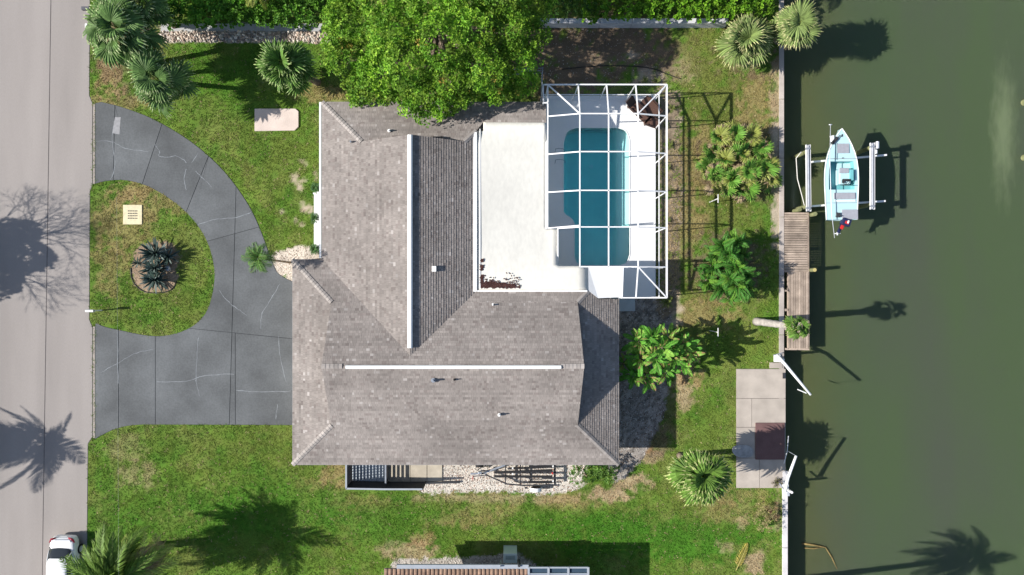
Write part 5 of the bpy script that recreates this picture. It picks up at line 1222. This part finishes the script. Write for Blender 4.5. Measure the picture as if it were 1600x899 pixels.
piling(1273, 422.5, .55, .13, 'piling with yellowish top beside the middle of the dock')
piling(1260, 238, .9, .14, 'boat lift piling at the top left corner under the beam', 'pile'); piling(1362, 231, .9, .14, 'boat lift piling at the top right corner under the beam', 'pile')
piling(1262, 323, .9, .14, 'boat lift piling at the lower left corner near the dock', 'pile'); piling(1362, 320, .9, .14, 'boat lift piling at the lower right corner under the beam', 'pile')
piling(1274, 335, .6, .14, 'short mossy piling at the top corner of the dock', 'pile'); piling(1250, 328, .5, .13, 'mossy piling between the seawall and the lift beam', 'pile')
piling(1609, 158, -.55, .22, 'yellow topped piling at the right edge, upper one'); piling(1609, 245, -.55, .22, 'yellow topped piling at the right edge, lower one')

# ------------------------------------------------------------------ boat lift and boat
lf = empty('boat_lift', W(1312, 280, 0), 'aluminium boat lift with two long top beams and white cradle bars', 'boat lift')
def lb(a, b, za, zb, w, h, m, name, parent=lf): mb = MB(); mb.beam(W(*a, za), W(*b, zb), w, h); return mb.build(name, m, parent)
for x0, x1, ya, yb in ((1262.5, 1263.5, 227, 331), (1363, 1363, 224, 328)):
    lb((x0, ya), (x1, yb), 1.16, 1.16, .30, .05, M['galv'], 'top_beam'); lb((x0 - .3, ya + 1), (x1 - .3, yb - 1), 1.26, 1.26, .07, .18, M['alu'], 'beam_web'); lb((x0 - 3.2, ya), (x1 - 3.2, yb), 1.22, 1.22, .03, .12, M['white'], 'beam_lip'); lb((x0 + 3.2, ya), (x1 + 3.2, yb), 1.22, 1.22, .03, .12, M['white'], 'beam_lip')
    for yy in (ya + 6, yb - 5): lb((x0 - 3, yy), (x0 + 3, yy), 1.30, 1.30, .12, .2, M['galv'], 'drive_unit')
c = W(1371, 228, 1.3); mb = MB(); mb.tube([c + Vector((0, -.2, 0)), c + Vector((0, .25, 0))], .11, 10); mb.build('motor', M['alu'], lf); c = W(1369, 238, 1.25); mb = MB(); mb.tube([c + Vector((0, -.12, 0)), c + Vector((0, .12, 0))], .09, 10); mb.build('motor', M['alu'], lf)
for (a, b) in (((1268, 254), (1385, 243)), ((1268, 323), (1383, 315))): lb(a, b, .55, .55, .12, .14, M['white'], 'cradle_bar')
for (x, y) in ((1262, 254), (1262, 323), (1363, 245), (1363, 317)):
    p = W(x, y, 1.1); q = W(x, y, .5); mb = MB(); mb.tube([p, q], .012, 5); mb.build('cable', M['galv'], lf)
for (a, b) in (((1298, 235), (1299, 335)), ((1330, 235), (1330, 335))): lb(a, b, .68, .68, .12, .08, M['black'], 'bunk')
mb = MB(); mb.tube([W(*p, z) for p, z in (((1252, 238), 1.0), ((1244, 248), .8), ((1246, 280), .7), ((1254, 310), .75), ((1257, 322), .9))], .03, 6); tag(mb.build('rope', M['rope'], smooth=True), 'white rope sagging between the left lift pilings', 'rope')

def boat():
    zG = 1.55   # gunwale height
    cx = -0  # local frame: +y bow
    c0 = W(1315, 273, zG); k = (1 - zG / H) / S
    root = empty('skiff', Vector((c0.x, c0.y, .75)), 'pale aqua fishing skiff with centre console sitting on the boat lift', 'boat')
    root.rotation_euler = (0, 0, math.radians(0.5))
    Ls = 71 * k; Wb = 26.5 * k
    # half width along y (t 0 stern .. 1 bow)
    def hw(t): return Wb * (min(1, .90 + .25 * t) if t < .45 else (1 - ((t - .45) / .55) ** 2.3) )
    ts = [0, .06, .15, .25, .35, .45, .55, .65, .74, .82, .89, .95, .985, 1.0]
    ys = [(-1 + 2 * t) * Ls for t in ts]
    z0 = -.72; 
    def add(mb, name, m, smooth=False, bevel=0): o = mb.build(name, m, smooth=smooth, bevel=bevel); o.parent = root; return o
    ztop = .78
    mb = MB(); sec = []
    for t, y in zip(ts, ys):
        w = max(.004, hw(t)); rise = .12 * t * t; zk = .0 + .55 * max(0, t - .7) ** 1.5 / .164 * .5
        sec.append([(-w, y, ztop + rise), (-w * .97, y, ztop + rise - .12), (-w * .86, y, .32 + zk * .8), (-w * .5, y, .12 + zk), (0, y, .0 + zk), (w * .5, y, .12 + zk), (w * .86, y, .32 + zk * .8), (w * .97, y, ztop + rise - .12), (w, y, ztop + rise)])
    for s in sec: mb.v += s
    n = 9
    for i in range(len(sec) - 1):
        for q in range(n - 1): mb.f.append((i * n + q, i * n + q + 1, (i + 1) * n + q + 1, (i + 1) * n + q))
    mb.f.append(tuple(range(n))); add(mb, 'hull', M['gelcoat'], True)
    # deck with cockpit opening: opening y from -.42Ls to +.33Ls
    ya, yb = -24 * k, 20 * k
    wi = lambda t: max(.0, hw(t) - .30)
    def tt(y): return (y / Ls + 1) / 2
    allY = sorted(set(ys + [ya, yb] + [-42 * k])); mb = MB(); inn = MB()
    for i in range(len(allY) - 1):
        y0, y1 = allY[i], allY[i + 1]; t0, t1 = tt(y0), tt(y1); w0, w1 = hw(t0), hw(t1); za, zb2 = ztop + .12 * t0 * t0 + .012, ztop + .12 * t1 * t1 + .012
        if y0 >= ya - 1e-6 and y1 <= yb + 1e-6:
            i0, i1 = w0 - .26, w1 - .26
            for sg in (-1, 1):
                mb.poly([(sg * w0, y0, za), (sg * w1, y1, zb2), (sg * i1, y1, zb2), (sg * i0, y0, za)][::sg])
                inn.poly([(sg * i0, y0, za), (sg * i1, y1, zb2), (sg * i1, y1, .3), (sg * i0, y0, .3)])
            inn.poly([(-i0, y0, .30), (i0, y0, .30), (i1, y1, .30), (-i1, y1, .30)])
        else: mb.poly([(-w0, y0, za), (w0, y0, za), (w1, y1, zb2), (-w1, y1, zb2)])
    for y in (ya, yb):
        w = hw(tt(y)) - .26; z = ztop + .12 * tt(y) ** 2 + .012; inn.poly([(-w, y, z), (w, y, z), (w, y, .3), (-w, y, .3)])
    add(mb, 'deck', M['gelcoat']); add(inn, 'cockpit', M['hullin'])
    mb = MB(); 
    for sg in (-1, 1): mb.tube([(sg * hw(t), y, ztop + .12 * t * t) for t, y in zip(ts, ys)], .035, 6)
    add(mb, 'rub_rail', M['white'], True)
    def bx(x, y, z, sx, sy, sz, name, m, bevel=.02): mb = MB(); mb.box((x * k, y * k, z), (sx * k, sy * k, sz)); return add(mb, name, m, bevel=bevel)
    bx(2, 40, ztop + .09, 19, 15, .06, 'hatch', M['cushion']); bx(10.5, 40, ztop + .085, 3, 14, .05, 'hatch_hinge', M['hullin'])
    bx(12, -63, ztop + .05, 25, 15, .09, 'hatch', M['cushion']); bx(4, -34, .62, 34, 10, .5, 'seat', M['cushion'], .04); bx(5, -41.5, ztop + .05, 32, 2.5, .06, 'seat_back', M['white'])
    bx(4, -4, .62, 17, 24, .62, 'console', M['gelcoat'], .05); bx(2, 5, .96, 15, 8, .12, 'console_seat', M['cushion'], .03); bx(13, -2, .80, 6, 17, .5, 'tackle_box', M['hullin'], .02)
    bx(9, 14, .34, 24, 10, .06, 'floor_mat', M['gelcoat'])
    mb = MB(); cxx, cyy, czz = 4 * k, -14 * k, 1.12; mb.tube([(cxx + .19 * math.cos(a), cyy + .12 * math.sin(a), czz + .1 * math.sin(a)) for a in np.linspace(0, 6.283, 15)], .02, 5, False); add(mb, 'steering_wheel', M['black'], True)
    mb = MB(); mb.box((5 * k, -10 * k, 1.02), (.5, .14, .12)); mb.box((0 * k, -12 * k, 1.0), (.12, .2, .1)); add(mb, 'dashboard', M['dark'])
    for x in (-2, 2, 6, 10): mb = MB(); mb.tube([(x * k, -17 * k, .8), (x * k, -19 * k, 1.25)], .022, 6); add(mb, 'rod_holder', M['dark'])
    # bow trolling motor
    mb = MB(); mb.tube([(-17 * k, 46 * k, ztop + .2), (-4 * k, 60 * k, ztop + .24)], .03, 6); mb.box((-12 * k, 52 * k, ztop + .16), (.5, .2, .12), rz=.8); add(mb, 'trolling_motor', M['dark'])
    mb = MB(); mb.box((-15 * k, 55 * k, ztop + .14), (.28, .42, .1), rz=.2); add(mb, 'motor_mount', M['white'], bevel=.02)
    mb = MB(); mb.tube([(-10 * k, 48 * k, ztop + .18), (-10 * k, 22 * k, ztop + .16)], .015, 5); add(mb, 'cable', M['black'])
    mb = MB(); mb.box((0, 60 * k, ztop + .13), (.05, .16, .05)); add(mb, 'cleat', M['dark']); mb = MB(); mb.box((1 * k, 25 * k, ztop + .1), (.08, .05, .04)); add(mb, 'cleat', M['dark'])
    mb = MB(); mb.box((-7 * k, -64 * k, ztop + .12), (.22, .3, .14)); mb.tube([(-10 * k, -60 * k, ztop + .08), (-3 * k, -66 * k, ztop + .22)], .03, 6); mb.tube([(-11 * k, -66 * k, ztop + .08), (-4 * k, -61 * k, ztop + .2)], .02, 6); add(mb, 'stern_fitting', M['dark'])
    for y in (24, -45): mb = MB(); w = hw(tt(y * k)); mb.box((0, y * k, ztop + .115), (w * 2, .03, .012)); add(mb, 'strap', M['galv'])
    mb = MB(); mb.tube([(-22 * k, 75 * k, ztop + .5), (-22.5 * k, 20 * k, ztop + .42), (-20 * k, -60 * k, ztop + .35), (-15 * k, -100 * k, ztop + .3)], .022, 6); mb.box((-22 * k, 75 * k, ztop + .5), (.2, .06, .04)); add(mb, 'push_pole', M['alu'], True)
    # outboard
    ob = MB(); ob.box((6 * k, -75 * k, ztop - .02), (.62, .5, .4), rz=-.35); o = add(ob, 'outboard', M['navy'], bevel=.09)
    mb = MB(); mb.box((6 * k, -76 * k, ztop + .19), (.26, .18, .03), rz=-.35); q = mb.build('cowl_stripe', M['red'], bevel=.01); q.parent = o
    mb = MB(); mb.box((7.5 * k, -75 * k, ztop + .215), (.10, .2, .02), rz=-.35); q = mb.build('cowl_badge', M['white']); q.parent = o
    mb = MB(); mb.box((0 * k, -84 * k, .55), (.16, .7, .2), rz=-.45); q = mb.build('outboard_leg', M['navy'], bevel=.03); q.parent = o
    mb = MB(); mb.box((1.5 * k, -82 * k, .68), (.2, .3, .1), rz=-.45); q = mb.build('red_trim', M['red'], bevel=.02); q.parent = o
    mb = MB(); c = Vector((-4 * k, -92 * k, .5))
    for a in (0, 2.1, 4.2): mb.box(c + Vector((math.cos(a) * .1, 0, math.sin(a) * .1)), (.2, .05, .12), mtx=Matrix.Rotation(-a, 3, 'Y'))
    mb.tube([c + Vector((0, -.12, 0)), c + Vector((0, .1, 0))], .05, 8); q = mb.build('propeller', M['alu']); q.parent = o
boat()

# ------------------------------------------------------------------ davits, posts and things along the wall
def davit(name, base, pts, zs, w0, w1, label, extras=()):
    b = W(*base); root = empty(name, b, label, 'davit', 'white boat davits on the seawall')
    mb = MB(); mb.box((b.x, b.y, .12), (.42, .5, .14)); mb.build('base', M['white'], root, bevel=.02); mb = MB(); mb.tube([(b.x, b.y, .1), (b.x, b.y, zs[0])], .085, 12); mb.build('mast', M['white'], root)
    P = [W(*p, z) for p, z in zip(pts, zs)]; mb = MB()
    rr = [w0 + (w1 - w0) * i / (len(P) - 1) for i in range(len(P))]; mb.tube(P, rr, 10); mb.build('arm', M['white'], root, smooth=True)
    for (a, za, b2, zb, r, m, nm) in extras: mb = MB(); mb.tube([W(*a, za), W(*b2, zb)], r, 6); mb.build(nm, M[m], root)
davit('davit', (1213, 560), [(1214, 556), (1226, 569), (1267, 618)], [1.2, 1.7, 2.3], .13, .075, 'white davit arm reaching over the water just below the dock', [((1266, 617), 2.3, (1262, 613), 1.2, .015, 'galv', 'cable'), ((1246, 609), 1.0, (1260, 615), 1.1, .035, 'white', 'hook'), ((1208, 556), .3, (1222, 552), .4, .03, 'galv', 'handle')])
davit('davit', (1226, 762), [(1227, 768), (1231, 748), (1244, 713)], [1.2, 1.6, 2.2], .12, .08, 'white davit arm at the lower corner of the canal patio', [((1244, 713), 2.2, (1230, 705), 1.5, .02, 'galv', 'cable'), ((1232, 682), 1.5, (1230, 706), 1.5, .03, 'alu', 'spreader_bar'), ((1230, 706), 1.5, (1225, 725), 1.4, .03, 'alu', 'spreader_bar'), ((1218, 756), .9, (1228, 770), 1.1, .05, 'galv', 'winch')])
c = W(1231.5, 771, .2); mb = MB(); mb.box((c.x, c.y, .12), (.2, .42, .24)); tag(mb.build('junction_box', M['alu'], bevel=.02), 'small pale metal box on the seawall below the lower davit', 'box')
dl = [pinnate_leaf(.4, 6, .14, .04, .5, .2, (.10, .08, .06), seed=130)]
root = empty('dry_plant', W(1212, 755), 'dark dried plant at the foot of the lower davit', 'plant'); crown(root, 'leaf', dl, W(1213, 754, .15), 14, 60, 0, (.9, 1.3))
x0, y0, x1, y1 = ppx(1179.5, 661, 1226, 718)
mb = MB(); mb.prism([(x0, y0), (x1 - .05, y0), (x1 - .05, y1), (x0, y1)], .08, .16); tag(mb.build('platform', M['mat_brown'], bevel=.01), 'reddish brown square platform let into the canal patio', 'platform')
mb = MB(); mb.prism(px2w(smooth_line([(1143, 703), (1147, 697), (1160, 695), (1172, 698), (1176, 706), (1172, 714), (1158, 715), (1147, 711)], True, 3)), .09, .14); tag(mb.build('board', mat('weathered_board', (.33, .33, .33), .8, .2, 4), bevel=.01), 'pale rounded board lying half on the patio edge in the palm shade', 'board')
mb = MB(); mb.prism(px2w([(1222, 583), (1225.5, 583), (1225.5, 592), (1222, 592)]), .085, .12); tag(mb.build('dock_box', M['dark']), 'small dark slot box at the top right corner of the patio', 'box')
for (x, y, lab) in ((1122, 311, 'white clothesline post at the foot of the palmetto clump'), (1122, 520, 'white clothesline post standing in the banana shade')):
    t = W(x, y, 1.9); root = empty('clothesline_post', Vector((t.x, t.y, 0)), lab, 'clothesline post', 'two white clothesline posts'); mb = MB(); mb.tube([(0, 0, 0), (0, 0, 1.9)], .028, 8); o = mb.build('pole', M['cage']); o.parent = root; mb = MB(); mb.tube([(0, -.28, 1.9), (0, .28, 1.9)], .025, 8); o = mb.build('crossarm', M['cage']); o.parent = root
# driftwood branch in the water
mb = MB(); mb.tube([W(1253, 850, -1.08), W(1275, 853, -1.0), W(1290, 856, -1.05), W(1300, 872, -1.08), W(1308, 890, -1.12)], [.07, .06, .05, .05, .03], 6); mb.tube([W(1256, 857, -1.08), W(1272, 858, -1.02), W(1290, 855, -1.05)], [.03, .05, .04], 5); tag(mb.build('driftwood', mat('driftwood', (.22, .16, .06), .8, .3, 6), smooth=True), 'yellowish driftwood branch half sunk in the canal by the lower seawall', 'driftwood')
root = empty('dock_weed', W(1222, 255), 'dried brown palm leaf hanging over the seawall beside the palmettos', 'palm leaf'); place(root, 'leaf', deadf[0], W(1205, 263, .5), 0, -.1, 0, .55)
